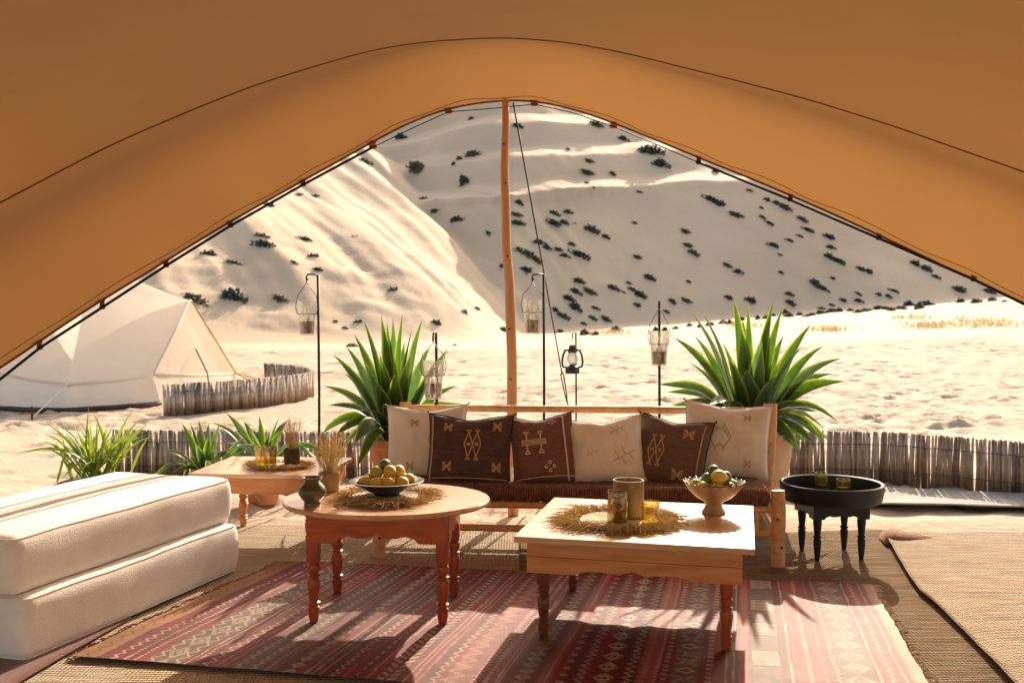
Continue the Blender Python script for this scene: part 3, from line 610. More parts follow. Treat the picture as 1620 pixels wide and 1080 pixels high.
# bands from the far cushion side across to the tray-table side
setc((A < .10), ochre*.9); zig(.05, .015, .07, .008, grey); line(.105, .012, dred)
for u0, f in ((.16, lambda x: zig(x, .012, .05)), (.21, lambda x: dots(x)), (.25, lambda x: dots(x))): f(u0)
setc(np.abs(A-.36) < .075, grey*1.05); zig(.31, .014, .07); zig(.41, .014, .07); diam(.36, .038, .15, cream*.8, .55)
line(.45); dots(.475); zig(.53, .016, .06); line(.57, .005); dots(.60, .01, .016)
setc(np.abs(A-.68) < .055, grey); zig(.65, .012, .05); zig(.71, .012, .05); 
dots(.76, .012, .018); dots(.785, .012, .018, grey*1.6); 
setc((np.abs(A-.85) < .035) & (vnoise(B*5, A*0+3) > .45), grey*1.2); diam(.85, .026, .07, cream*.9, .3)
dots(.91, .014, .02); dots(.935, .010, .014); line(.965, .005); zig(1.01, .010, .045, .006); line(1.05, .006, rose); dots(1.09, .008, .06)
line(1.13, .005); herring(1.20, .034, .046); line(1.265, .005); line(1.285, .005); dots(1.31, .008, .014); zig(1.36, .012, .055)
zig(1.42, .034, .085, .011, cream*.85); zig(1.445, .034, .085, .007, grey*1.4); zig(1.50, .008, .035); dots(1.535, .016, .03); line(1.57, .006); line(1.582, .004)
setc(np.abs(A-1.65) < .045, dred); diam(1.65, .030, .065, cream*.85, .62); diam(1.65, .014, .065, grey*1.6, .0)
line(1.71, .012, grey*1.4); line(1.73, .005); dots(1.78, .026, .075, cream*.9, .35); zig(1.84, .014, .05, .009); fan(1.92, .038, .12); zig(2.0, .014, .05, .009); dots(2.05, .016, .012, cream*.9, .4); dots(2.09, .010, .03)
xbox(2.19, .048, .09); dots(2.27, .022, .045, cream*.9, .5); dots(2.12, .02, .045, cream*.9, .5); line(2.33, .006); line(2.355, .006); block(2.47, .048, .17); line(2.555, .006); line(2.575, .005, grey)
dots(2.62, .014, .02); line(2.67, .010, grey*1.3); zig(2.71, .008, .04, .006); diam(2.78, .05, .13, cream*.85, .6, grey); diam(2.78, .024, .13, grey*1.8, .5); line(2.85, .006); zig(2.89, .009, .05, .006); line(2.93, .005); setc(A > 2.955, ochre)
setc((A > 2.965) & (tri(B/.03) < .5), cream)
C *= (.86 + .28*vnoise(A*60, B*14))[..., None]; C *= (.8+.4*vnoise(A*3+9, B*3))[..., None]; C *= (.9+.2*(np.arange(nv) % 2))[None, :, None]
setc(np.broadcast_to((v > .997) | (v < .003), (nu, nv)), black)
me = grid_mesh('kilim_rug', Xg, Yg, Zg); ca = me.color_attributes.new('Col', 'FLOAT_COLOR', 'POINT')
buf = np.ones((nu*nv, 4), np.float32); buf[:, :3] = np.clip(C, .004, 1).reshape(-1, 3); ca.data.foreach_set('color', buf.ravel())
kilim = link('kilim_rug', me, m_rug); tag(kilim, 'deep red striped kilim rug with cream geometric bands', 'rug')
mb = MB(); mb2 = MB(); r = random.Random(4)
for k in range(120):
    j = int(r.uniform(2, nv-3)); p = Vector((Xg[0, j], Yg[0, j], Zg[0, j]-.004)); L = r.uniform(.01, .045); a = r.uniform(-.6, .6)
    mb.tube([p, p+Vector((-L*.6, L*a*.5, .004)), p+Vector((-L, L*a, -.006))], [.003, .003, .0015], 4)
    p = Vector((Xg[-1, j], Yg[-1, j], Zg[-1, j]-.004)); mb2.tube([p, p+Vector((L*.6, L*a*.5, .004)), p+Vector((L, L*a, -.006))], [.003, .003, .0015], 4)
o = mb.build('fringe', m_fringe, kilim); o['kind'] = 'stuff'; o = mb2.build('fringe', m_creamfringe, kilim); o['kind'] = 'stuff'

# ------------------------------------------------------------------ reed fences
REED = []
for k in range(8):
    r = random.Random(k+50); mb = MB(); lean = r.uniform(-.01, .01)
    mb.tube([(0,0,-.06), (r.uniform(-.004,.004), r.uniform(-.004,.004), .45), (lean, r.uniform(-.006,.006), 1)], [.0115, .011, .0095], 6)
    me = bpy.data.meshes.new('reed'); me.from_pydata([tuple(p) for p in mb.v], [], mb.f); me.materials.append(m_reeds[[0,1,2,3,0,1,2,0][k]])
    me.polygons.foreach_set('use_smooth', [True]*len(me.polygons)); REED.append(me)
def fence(path, h0, step, label, cat='fence', wires=(.25, .75), maxn=300, wid=1.0, seed=1):
    r = random.Random(seed); path = [Vector(p) for p in path]
    t = thing('reed_fence', label, cat, path[0]); o0 = path[0]
    L = [0]
    for a, b in zip(path[:-1], path[1:]): L.append(L[-1]+(b-a).length)
    def at(s):
        s = min(max(s, 0), L[-1]-1e-6)
        for i in range(len(L)-1):
            if s <= L[i+1]: return path[i].lerp(path[i+1], (s-L[i])/(L[i+1]-L[i]))
    s = 0; n = 0; step = max(step, L[-1]/(maxn-2))
    while s < L[-1] and n < maxn:
        p = at(s)-o0; o = bpy.data.objects.new('reed', r.choice(REED)); COL.objects.link(o); o.parent = t
        hh = h0*(1+r.uniform(-.018, .014)); wd = wid*r.uniform(.75, 1.35)
        o.location = (p.x, p.y+r.uniform(-.008, .008), 0); o.scale = (wd, wd, hh); o.rotation_euler = (r.uniform(-.03,.03), r.gauss(0,.018), r.uniform(0, 6.28))
        s += step*r.uniform(.75, 1.3)*(1.35 if r.random() < .05 else 1); n += 1
    for w in wires:
        mb = MB(); mb.tube([at(L[-1]*k/40)-o0+Vector((0, -.018, h0*w)) for k in range(41)], .0022, 4); mb.build('tie_wire', m_wire, t)
    return t
FN = [Vector((x, y, 0)) for x, y in ((-3.2,7.95),(-2.4,7.9),(-1.2,7.8),(-.2,7.75))]
fence(FN, (.375), .0185, 'low reed fence behind the long table and small potted plants', seed=2)
fence([(1.35,7.72,0),(2.2,7.74,0),(2.9,7.66,0),(3.4,7.25,0),(3.75,6.9,0),(4.3,6.5,0)], (.395), .0165, 'low reed fence behind the black tray table', seed=3)
fence([G(262,660), G(330,655), G(400,648), G(450,641), G(480,636), G(495,630)*1, Vector((-3.32,16.2,0)), Vector((-3.8,17.1,0)), Vector((-4.4,17.7,0))], .42, .03, 'curved reed windbreak beside the white tent door', wid=2.0, seed=4)

# ------------------------------------------------------------------ white tent
t = thing('bell_tent', 'white canvas ridge tent with cream walls and closed door flap', 'tent', (-5.5, 14.8, 0)); T0 = Vector((-5.5, 14.8, 0))
R1 = P(302, 474, 15); R2 = P(150, 400, 15); R3 = Vector((-7.2, 15.1, 1.9))
E = {k: Vector(p) for k, p in dict(e1=(-5.02,13.9,.45), e2=(-4.55,16.3,.33), e3=(-5.85,13.1,.38), e4=(-6.95,13.5,.50), e5=(-8.3,14.6,.45), e6=(-7.4,17.2,.45), e7=(-5.6,17.4,.45)).items()}
B_ = {k: Vector(p) for k, p in dict(e1=(-4.93,13.95,0), e2=(-4.35,16.5,0), e3=(-5.87,13.0,0), e4=(-7.1,13.4,0), e5=(-8.5,14.6,0), e6=(-7.5,17.4,0), e7=(-5.5,17.6,0)).items()}
def patch(a, b, c, d, nu=14, nv=12, sag=.08, seed=0):      # bilinear cloth, sagging between its corners
    V = []
    for i in range(nu):
        u = i/(nu-1)
        for j in range(nv):
            w = j/(nv-1); p = (a*(1-u)+b*u)*(1-w)+(d*(1-u)+c*u)*w
            p = p+Vector((0,0,-1))*sag*(4*u*(1-u)*(1-.35*w)) + Vector((0,0,.02*float(fbm(u*4+seed, w*4, 2))))
            V.append(p-T0)
    return V, grid_faces(nu, nv)
mb = MB()
for a, b, c, d, sg in ((R1,R2,E['e3'],E['e1'],.10),(R2,R3,E['e4'],E['e3'],.06),(R3,R3,E['e5'],E['e4'],.04),(R3,R3,E['e6'],E['e5'],.04),(R3,R1,E['e7'],E['e6'],.1),(R1,R1,E['e2'],E['e7'],.03)):
    mb.add(*patch(a, b, c, d, sag=sg))
mb.build('roof', m_tent, t, True, 30)
mb = MB(); mb.add(*patch(R1, R1, E['e2'], E['e1'], sag=.0)); mb.add(*patch(E['e1'], E['e2'], B_['e2'], B_['e1'], sag=.0, nv=4)); dp = mb.build('door_panel', m_tent, t, True, 30)
mid0 = R1.lerp((E['e1']+E['e2'])/2, .66)-T0; mid1 = (B_['e1']+B_['e2'])/2-T0; nrm = Vector((.97, -.2, .1))*.012
mb = MB(); mb.tube([mid0+nrm, (mid0+mid1)/2+nrm*3+Vector((.05,0,0)), mid1+nrm], .010, 5); mb.build('door_zip', m_groundsheet, dp)
mb = MB()
ks = ['e1','e3','e4','e5','e6','e7','e2']
for a, b in zip(ks[:-1], ks[1:]): mb.add(*patch(E[a]+Vector((0,0,-.03)), E[b]+Vector((0,0,-.03)), B_[b]+Vector((0,0,.03)), B_[a]+Vector((0,0,.03)), nv=6, sag=0))
mb.build('wall', m_tentwall, t, True, 40)
mb = MB()
for a, b in zip(ks[:-1], ks[1:]): mb.tube([B_[a]-T0+Vector((0,0,.035)), (B_[a]+B_[b])/2-T0+Vector((0,-.02,.03)), B_[b]-T0+Vector((0,0,.035))], .035, 6)
mb.build('groundsheet_edge', m_groundsheet, t, True)
mb = MB()
for a, b in zip(['e2','e1','e3','e4'], ['e1','e3','e4','e5']): mb.tube([E[a]-T0+Vector((0,0,-.01)), (E[a]+E[b])/2-T0+Vector((0,0,-.03)), E[b]-T0+Vector((0,0,-.01))], .022, 6)
mb.build('eave_hem', m_tent, t, True)
mb = MB(); mb.tube([R1-T0+Vector((.01,0,-.02)), E['e2']-T0+Vector((.02,0,0)), B_['e2']-T0+Vector((.25,.1,0))], .014, 5); mb.build('edge_tape', m_yellowtape, t, True)
mb = MB(); mb.tube([R1-T0, E['e1']-T0], .012, 5); mb.build('roof_seam', m_tentwall, t, True)
for k, (dx, dy) in (('e2', (.7, .1)), ('e2', (.5, -.4)), ('e2', (.9, .5)), ('e1', (.35, -.3)), ('e3', (-.05, -.75)), ('e4', (-.3, -.7))):
    p = E[k]-T0; q = B_[k]-T0+Vector((dx, dy, .02)); mb = MB(); mb.tube([p, q], .008, 5); mb.build('guy_line', m_yellowtape if k == 'e2' else m_tent, t)
    mb = MB(); mb.tube([q+Vector((0,0,-.08)), q+Vector((0,0,.14))], .014, 5); mb.build('peg', m_groundsheet, t)

# ------------------------------------------------------------------ plants
def leaf(mat, par, base, tip, w, d0, seed, fold=.35, name='leaf', n=11):
    base = Vector(base); tip = Vector(tip); L = (tip-base).length; d0 = Vector(d0).normalized()
    ch = tip-base; hd = Vector((ch.x, ch.y, 0)); hd = hd.normalized() if hd.length > 1e-4 else Vector((0,-1,0)); rise = ch.z/L
    bend = min(1, max(0, (1.04-rise)/.6)); q0 = (ch.normalized()*(1-bend) + Vector((hd.x*.5, hd.y*.5, .86))*bend).normalized()
    c1 = base + q0*L*(.42+.24*bend); en = (ch.normalized()*(1-bend) + (hd*.9+Vector((0,0,-.05 if rise > .25 else -.75)))*bend).normalized()
    c2 = tip - en*L*.36
    bez = lambda s: base*(1-s)**3 + c1*3*s*(1-s)**2 + c2*3*s*s*(1-s) + tip*s**3
    V = []; ed = []; roll = random.Random(seed*7+int(w*1e4)).uniform(.55, 1.15)
    wp = lambda s: (.62+.38*math.sin(min(s/.38, 1)*PI/2))*(1-max(0, (s-.38)/.62)**1.7)
    for i in range(n):
        s = i/(n-1); p = bez(s); tg = (bez(min(s+.02, 1))-bez(max(s-.02, 0))).normalized()
        out = Vector((tg.x, tg.y, 0)); side = tg.cross(Vector((0,0,1)))
        if side.length < .12:
            h = Vector((tip.x-base.x, tip.y-base.y, 0)); h = h if h.length > .01 else Vector((0,-1,0)); side = h.cross(Vector((0,0,1)))
        side.normalize(); nn = side.cross(tg).normalized()
        ra = roll*(-side.y)*(.4+.6*s); side, nn = side*math.cos(ra)-nn*math.sin(ra), nn*math.cos(ra)+side*math.sin(ra); ww = max(w*wp(s), .0006)
        for a in (-1, -.78, 0, .78, 1):
            V.append(p + side*ww*a*.5 + nn*(abs(a)**1.3)*ww*fold*.5); ed.append(abs(a))
    o = mesh_obj(name, V, grid_faces(n, 5), mat, par, True)
    at = o.data.attributes.new('edge', 'FLOAT', 'POINT'); at.data.foreach_set('value', ed)
    return o
def pot(par, prof, mat, soil_r, soil_z):
    mb = MB(); mb.lathe(prof, 28); mb.build('pot', mat, par, True, 50)
    mb = MB(); mb.lathe([(0, soil_z+.01), (soil_r*.6, soil_z+.006), (soil_r, soil_z)], 18); mb.build('soil', m_soil, par, True)
def agave(loc, prof, mat, soil, crown_z, tips, Yc, label, w0, seed, extra=9, lm=(m_agave, m_agave2)):
    r = random.Random(seed); t = thing('potted_agave', label, 'plant', loc); loc = Vector(loc)
    pot(t, prof, mat, soil, crown_z-.02)
    for k, (px, py, dy, w) in enumerate(tips):
        tip = P(px, py, Yc+dy)-loc; out = Vector((tip.x, tip.y, 0)); b = Vector((out.x*.08, out.y*.08, crown_z-.01)); L = (tip-b).length
        rise = (tip.z-b.z)/L
        d0 = Vector((out.x/L*(1.0 if rise < .3 else .55), out.y/L*.8, max(.45, rise+.15) if rise > -.2 else .62))
        leaf(lm[0] if r.random() < .72 else lm[1], t, b, tip, w0*w*r.uniform(.95, 1.25), d0, k)
    for k in range(3):                     # withered lower leaves
        a = r.uniform(0, 2*PI); out = Vector((math.cos(a), math.sin(a), 0)); L = r.uniform(.25, .4)
        leaf(m_dryleaf, t, Vector((0,0,crown_z))+out*.05, Vector((0,0,crown_z-L*.45))+out*L, w0*.7, out, k)
    for k in range(extra):
        a = r.uniform(0, 2*PI); el = r.uniform(.1, .9); L = r.uniform(.42, .62); out = Vector((math.cos(a), math.sin(a), 0))
        tip = Vector((0,0,crown_z)) + out*L*math.cos(el) + Vector((0,0,L*(math.sin(el)-.45*(1.25-el))))
        leaf(lm[0] if r.random() < .6 else lm[1], t, Vector((0,0,crown_z-.01))+out*.05, tip, w0*r.uniform(.8,1.1), out*math.cos(el)+Vector((0,0,math.sin(el)+.3)), k)
    return t
tR = [(1160,470,.05,1),(1183,478,.1,.6),(1224,474,0,1),(1220,484,.1,.8),(1238,486,.08,.8),(1094,494,0,1.1),(1110,493,-.1,1),(1098,530,.15,.8),(1065,533,-.1,1.1),(1284,512,0,1),(1240,530,.2,.9),(1271,546,-.15,1),(1302,547,.05,1),(1332,566,0,1),(1316,591,.15,.8),(1336,603,-.08,.9),(1040,608,0,.9),(1055,620,.1,.8),(1042,648,-.05,.8),(1050,652,.1,.7),(1282,641,-.25,.9),(1306,680,.05,.8),(1309,695,-.05,.8),(1264,712,-.3,1),(1274,700,-.12,.8),(1287,700,-.2,.8),(1181,585,-.22,1.5),(1142,540,-.2,1.2),(1205,535,-.22,1.1),(1175,505,.18,1),(1150,560,-.28,1.2),(1230,590,-.28,1.0),(1090,573,.1,.7),(1120,640,-.4,1),(1150,650,-.4,1)]
agave((1.53, 6.38, 0), [(0,0),(.17,0),(.19,.05),(.235,.25),(.26,.42),(.265,.5),(.285,.505),(.285,.55),(.265,.555),(.25,.55),(.24,.5),(0,.49)], m_paleterra, .24, .53, tR, 6.38, 'large green agave with yellow edged leaves in a pale clay pot', .105, 3)
tL = [(603,498,.05,.9),(612,508,.1,.7),(637,497,0,.9),(622,503,.12,.7),(668,505,0,1),(652,520,-.1,1),(575,505,-.05,1),(560,528,0,1),(547,547,.1,.8),(526,560,-.05,.9),(570,560,-.2,1.1),(511,610,0,.8),(545,590,.15,.8),(507,688,.05,.9),(512,680,-.05,.8),(530,690,-.2,1),(561,700,-.35,1.2),(545,700,-.1,.9),(520,640,-.15,.8),(680,548,.2,.8),(710,552,.05,.8),(706,562,-.05,.8),(722,610,.1,.8),(733,640,-.1,.8),(738,645,.1,.9),(725,648,.15,.7),(700,645,-.3,1),(676,600,-.2,1.1),(625,590,-.28,1.2),(600,560,-.22,1.2),(650,560,-.24,1.1),(590,600,-.3,1.1),(640,540,.2,.9),(566,650,-.4,1),(610,640,-.4,1),(535,620,.1,.8)]
agave((-.76, 6.42, 0), [(0,0),(.11,0),(.12,.05),(.135,.25),(.15,.44),(.165,.45),(.165,.50),(.15,.505),(.14,.50),(.13,.45),(0,.44)], m_terra, .13, .48, tL, 6.42, 'large dark green agave in a terracotta pot behind the ivory cushion', .10, 4)
t = agave((-2.02, 6.55, 0), [(0,0),(.09,0),(.12,.18),(.135,.19),(.135,.225),(.12,.225),(.11,.19),(0,.18)], m_terra, .11, .23,
      [(287,668,0,1),(300,690,.1,1),(314,663,0,1),(300,668,-.05,.9),(343,680,-.05,.9),(345,702,0,1),(352,712,.1,1),(258,712,-.1,.9),(270,748,-.15,1),(330,690,-.15,1.1),(308,700,-.18,1.2),(348,668,.1,.8),(290,720,-.2,1)], 6.55, 'small green agave potted beside the long table, next to the aloe', .052, 5, 8)
agave((-1.72, 6.85, 0), [(0,0),(.10,0),(.13,.20),(.145,.21),(.145,.25),(.13,.25),(.12,.21),(0,.20)], m_terra, .12, .25,
      [(358,653,0,1),(335,668,-.05,1),(410,657,0,1),(442,660,0,.9),(425,690,-.1,1),(446,678,.1,.9),(395,680,-.15,1.2),(372,680,-.1,1.2),(345,700,-.2,1),(385,665,.15,1),(430,675,-.05,.8)], 6.85, 'small bright agave potted behind the far corner of the long table', .058, 6, 8)
t = thing('potted_aloe', 'spiky yellow green aloe in a dark planter behind the ivory cushions', 'plant', (-2.86, 6.75, 0)); r = random.Random(9)
mb = MB(); mb.box((.05,0,.06), (.5,.30,.22), 0, .01); mb.build('planter', m_darkleg, t)
mb = MB(); mb.box((.05,0,.165), (.46,.26,.02)); mb.build('soil', m_soil, t)
for k in range(64):
    a = r.uniform(0, 2*PI); el = min(1.45, abs(r.gauss(.95, .34))); L = r.uniform(.28, .55); out = Vector((math.cos(a), math.sin(a), 0))
    b = Vector((r.gauss(0,.07), r.gauss(0,.05), .18)); tip = b + out*L*math.cos(el)*1.1 + Vector((0,0,L*(math.sin(el)-.25*(1.4-el))))
    leaf(m_aloe, t, b, tip, r.uniform(.02, .034), out*math.cos(el)*.7+Vector((0,0,math.sin(el)+.2)), k, n=8)

# ------------------------------------------------------------------ sofa
A0 = Vector((-.716, 5.32, 0)); ang = math.atan2(5.09-5.32, 1.37+.716); SL = 2.10; SD = .72
sofa = thing('wooden_sofa', 'low pole framed wooden sofa with a woven rope seat', 'sofa', A0, ang)
def wob_tube(a, b, r0, name, par, seed, n=10, mat=m_sofa):
    r = random.Random(seed); a = Vector(a); b = Vector(b); pts = []; rad = []
    for i in range(8):
        f = i/7; pts.append(a.lerp(b, f)+Vector((r.uniform(-1,1), r.uniform(-1,1), 0))*r0*.06); rad.append(r0*r.uniform(.95, 1.05))
    rad[0] *= .93; rad[-1] *= .93
    mb = MB(); mb.tube(pts, rad, n); return mb.build(name, mat, par, True, 50)
for i, (a, b, rr) in enumerate((((0,0,-.01),(0,0,.39),.036), ((SL,0,-.01),(SL-.005,0,.40),.037), ((.0,SD,-.01),(-.03,SD+.10,.76),.04), ((SL+.02,SD,-.01),(SL+.07,SD+.06,.775),.042))):
    p = wob_tube(a, b, rr, 'post', sofa, i)
    for k in range(2):
        f = .3+.35*k; q = Vector(a).lerp(Vector(b), f)+Vector((.012-.02*k, -rr*.97, 0)); mb = MB(); mb.lathe([(0,-.007),(.006,-.004),(.008,0),(.006,.004),(0,.007)], 8, q); mb.build('knot', m_knot, p, True)
wob_tube((0,SD+.09,.725), (SL+.05,SD+.05,.735), .021, 'back_rail', sofa, 11)
wob_tube((0,SD+.02,.30), (SL,SD+.02,.30), .022, 'back_rail', sofa, 12)
wob_tube((.02,0,.295), (SL-.02,0,.30), .019, 'stretcher', sofa, 13); wob_tube((.02,.02,.165), (SL-.02,.02,.17), .019, 'stretcher', sofa, 14)
for x in (0, SL):
    wob_tube((x,.02,.29), (x+.01,SD,.30), .018, 'side_rail', sofa, 15); wob_tube((x,.02,.15), (x+.01,SD,.16), .018, 'side_rail', sofa, 16)
mb = MB()
def rounded(w, l, h, rad, n=(30,20,6), f=None):
    V = []; F = []; idx = {}
    def key(p): return tuple(round(c, 5) for c in p)
    hw = (w/2, l/2, h/2)
    def face(ax, sgn, n1, n2):
        o = [0,1,2]; o.remove(ax)
        gi = {}
        for i in range(n1+1):
            for j in range(n2+1):
                p = [0,0,0]; p[ax] = sgn*hw[ax]; p[o[0]] = hw[o[0]]*(2*i/n1-1); p[o[1]] = hw[o[1]]*(2*j/n2-1)
                k = key(p)
                if k not in idx: idx[k] = len(V); V.append(Vector(p))
                gi[i, j] = idx[k]
        for i in range(n1):
            for j in range(n2):
                q = (gi[i,j], gi[i+1,j], gi[i+1,j+1], gi[i,j+1]); F.append(q)
    face(2, 1, n[0], n[1]); face(2, -1, n[0], n[1]); face(1, 1, n[0], n[2]); face(1, -1, n[0], n[2]); face(0, 1, n[1], n[2]); face(0, -1, n[1], n[2])
    out = []
    for p in V:
        inn = Vector([max(-(hw[i]-rad), min(hw[i]-rad, p[i])) for i in range(3)]); d = p-inn
        q = inn + (d.normalized()*rad if d.length > 1e-6 else d)
        out.append(f(q) if f else q)
    return out, F
v, f = rounded(SL-.07, SD-.02, .085, .035, (90, 26, 6), lambda p: p + Vector((0, 0, -.012*(1-(2*p.x/SL)**4)*(1-(2*p.y/SD)**2) + .002*math.sin(p.x*95))))
mb.add([p+Vector((SL/2, SD/2, .352)) for p in v], f); seat = mb.build('woven_seat', m_rope, sofa, True)
mb = MB()
for k in range(150):
    x = .06+(SL-.12)*k/149; mb.tube([(x,-.018+.004*math.sin(k*2.3),.322), (x,-.026,.352), (x,-.012,.388), (x+.002,.05,.397)], .0055, 5)
o = mb.build('rope_wrap', m_rope, seat, True); o['kind'] = 'stuff'

# cushions
def cushion(name, px, py, Yd, w, h, th, tilt, yaw, roll, mat, label, seed, motif=None, thread=m_thread, trim=None, cat='cushion'):
    c = P(px, py, Yd); r = random.Random(seed)
    Mx = Matrix.Rotation(yaw, 4, 'Z') @ Matrix.Rotation(tilt, 4, 'X') @ Matrix.Rotation(roll, 4, 'Y')
    t = thing(name, label, cat); t.matrix_world = Matrix.Translation(c) @ Mx
    n = 34
    def surf(u, v, sgn):
        x = w/2*u*(1-.07*(1-v*v)*abs(u)**3); z = h/2*v*(1-.08*(1-u*u)*abs(v)**3)
        q = max(0, (1-u*u))*max(0, (1-v*v)); k = th*.66*(q**.46)*(1-.22*v)
        k += .020*float(fbm(u*2.2+seed, v*2.2+sgn*3, 3))*q**.3 + .011*math.sin(9*math.atan2(v, u)+seed)*max(0, 1-q*1.6)*q**.25
        z += -.022*math.exp(-((u-.1*math.sin(seed))/.45)**2)*max(0, v)**2*h/.45
        return Vector((x, -sgn*k, z))
    V = []; F = []
    for sgn in (1, -1):
        off = len(V)
        for i in range(n):
            for j in range(n): V.append(surf(2*i/(n-1)-1, 2*j/(n-1)-1, sgn))
        g = grid_faces(n, n, off); F += g if sgn == 1 else [q[::-1] for q in g]
    mb = MB(); mb.add(V, F); cv = mb.build('cover', mat, t, True)
    bm = bmesh.new(); bm.from_mesh(cv.data); bmesh.ops.remove_doubles(bm, verts=bm.verts[:], dist=.0004); bm.to_mesh(cv.data); bm.free(); cv.data.polygons.foreach_set('use_smooth', [True]*len(cv.data.polygons))
    rim = [(-1+2*k/20, -1) for k in range(20)]+[(1, -1+2*k/20) for k in range(20)]+[(1-2*k/20, 1) for k in range(20)]+[(-1, 1-2*k/20) for k in range(21)]
    mb = MB(); mb.tube([surf(a, b, 1) for a, b in rim], .004, 5); mb.build('seam', trim or mat, t, True)
    for cx, cz in ((-1,1), (1,1), (1,-1)):
        p = surf(cx, cz, 1); mb = MB()
        for k in range(5): mb.tube([p, p+Vector((cx*r.uniform(.004,.016), r.uniform(-.008,.008), cz*r.uniform(.0,.016)))], .0022, 4)
        mb.build('corner_tassel', trim or thread, t)
    def seg(m, a, b, wd=.006):
        a = Vector((a[0], a[1])); b = Vector((b[0], b[1])); d = b-a; L = d.length; k = max(2, int(L/.02)); nrm = Vector((-d.y, d.x)).normalized()*wd/2
        VV = []
        for i in range(k+1):
            p = a+d*i/k
            for s in (-1, 1):
                q = p+nrm*s; s3 = surf(max(-1,min(1,q.x*2/w)), max(-1,min(1,q.y*2/h)), 1); VV.append(s3+Vector((0,-.0035,0)))
        m.add(VV, [(2*i, 2*i+1, 2*i+3, 2*i+2) for i in range(k)])
    if motif:
        for mo in motif:
            m = MB(); kind, mx, mz, s = mo[:4]; mx *= w/2; mz *= h/2
            Q = lambda a, b: (mx+a*s, mz+b*s)
            if kind == 'star':
                for a in (45, 135, 225, 315):
                    ca, sa = math.cos(R(a)), math.sin(R(a)); seg(m, Q(0,0), Q(ca,sa), s*.24)
                    seg(m, Q(ca*.5,sa*.5), Q(ca*.5, sa), s*.16); seg(m, Q(ca*.5,sa*.5), Q(ca, sa*.35), s*.16)
                seg(m, Q(-.75,0), Q(.75,0), s*.14)
            elif kind == 'double':
                for sx in (-.42, .42):
                    for a, b in (((sx,1.3),(sx-.42,0)), ((sx-.42,0),(sx,-1.3)), ((sx,1.3),(sx+.42,0)), ((sx+.42,0),(sx,-1.3))): seg(m, Q(*a), Q(*b), s*.13)
                    for yy in (1.3, -1.3):
                        sg = 1 if yy > 0 else -1; seg(m, Q(sx,yy), Q(sx-.24,yy+.3*sg), s*.12); seg(m, Q(sx,yy), Q(sx+.24,yy+.3*sg), s*.12); seg(m, Q(sx-.24,yy+.3*sg), Q(sx+.24,yy+.3*sg), s*.09)
                    seg(m, Q(sx-.2,.0), Q(sx+.2,.0), s*.3)
            elif kind == 'diamond':
                for a, b in (((-.35,1.3),(-.35,1.0)),((.35,1.3),(.35,1.0)),((-.35,1),(0,.62)),((.35,1),(0,.62)),((-.35,1),(-.95,0)),((.35,1),(.95,0)),((-.95,0),(-.35,-1)),((.95,0),(.35,-1)),((-.35,-1),(0,-.62)),((.35,-1),(0,-.62)),((-.35,-1),(-.35,-1.3)),((.35,-1),(.35,-1.3)),((-.75,0),(-.2,.8)),((.75,0),(.2,.8))): seg(m, Q(*a), Q(*b), s*.10)
            elif kind == 'bar':
                for yy in (-.26, -.13, 0, .13, .26): seg(m, Q(-1.2,yy), Q(1.2,yy), s*.07)
                for xx in (-1.2, 1.2): seg(m, Q(xx,-.3), Q(xx,.3), s*.09)
                for xx in (-.7, .7):
                    for sg in (1, -1):
                        seg(m, Q(xx,.3*sg), Q(xx,.9*sg), s*.13); seg(m, Q(xx,.75*sg), Q(xx-.25,1.15*sg), s*.11); seg(m, Q(xx,.75*sg), Q(xx+.25,1.15*sg), s*.11); seg(m, Q(xx-.25,1.15*sg), Q(xx+.25,1.15*sg), s*.11)
            elif kind == 'dots':
                for a, b in ((0,1),(0,-1),(1,0),(-1,0)):
                    for c, d in (((-.4,0),(0,.5)),((0,.5),(.4,0)),((.4,0),(0,-.5)),((0,-.5),(-.4,0))): seg(m, Q(a+c[0],b+c[1]), Q(a+d[0],b+d[1]), s*.22)
            elif kind == 'vline': seg(m, (mx,-h/2*.92), (mx,h/2*.92), s)
            elif kind == 'hline': seg(m, (-w/2*.93,mz), (w/2*.93,mz), s)
            elif kind == 'twig':
                for a, b in (((-1,-.4),(1,.5)),((-.4,-.2),(-.7,.5)),((.1,.1),(-.1,.8)),((.4,.2),(.8,-.3)),((-.2,-.1),(.1,-.6))): seg(m, Q(*a), Q(*b), s*.07)
            m.build('embroidery', thread, t)
    return t
sy = ang
cushion('ivory_cushion', 675, 701, 5.74, .47, .45, .15, R(-14), sy+.05, R(-1), m_white, 'ivory cushion with taupe motifs by the terracotta potted agave', 1, [('star',-.25,.5,.033),('double',.28,.05,.05),('star',-.35,-.62,.033),('star',.5,.6,.028)], m_thread2)
cushion('ivory_cushion', 1149, 697, 5.66, .49, .44, .15, R(-14), sy-.10, R(3), m_white, 'ivory cushion with large diamond motif leaning by the pale clay potted agave', 2, [('diamond',-.15,.05,.065),('star',.45,.62,.028),('star',.5,-.6,.028)], m_thread2)
cushion('brown_cushion', 1060, 718, 5.56, .43, .43, .14, R(-20), sy-.22, R(7), m_olivec, 'olive brown cushion with tan star motifs between two ivory cushions', 3, [('double',-.30,-.02,.055),('star',.45,.55,.042),('star',.35,-.58,.042),('vline',.82,0,.008)], m_thread, m_trim)
cushion('ivory_cushion', 958, 714, 5.55, .43, .39, .16, R(-18), sy+.03, R(-5), m_white, 'plumper creased ivory cushion with faint twig stitching, between the two brown cushions', 4, [('twig',.35,.55,.05),('twig',.45,-.25,.07),('twig',-.35,-.1,.035)], m_thread2)
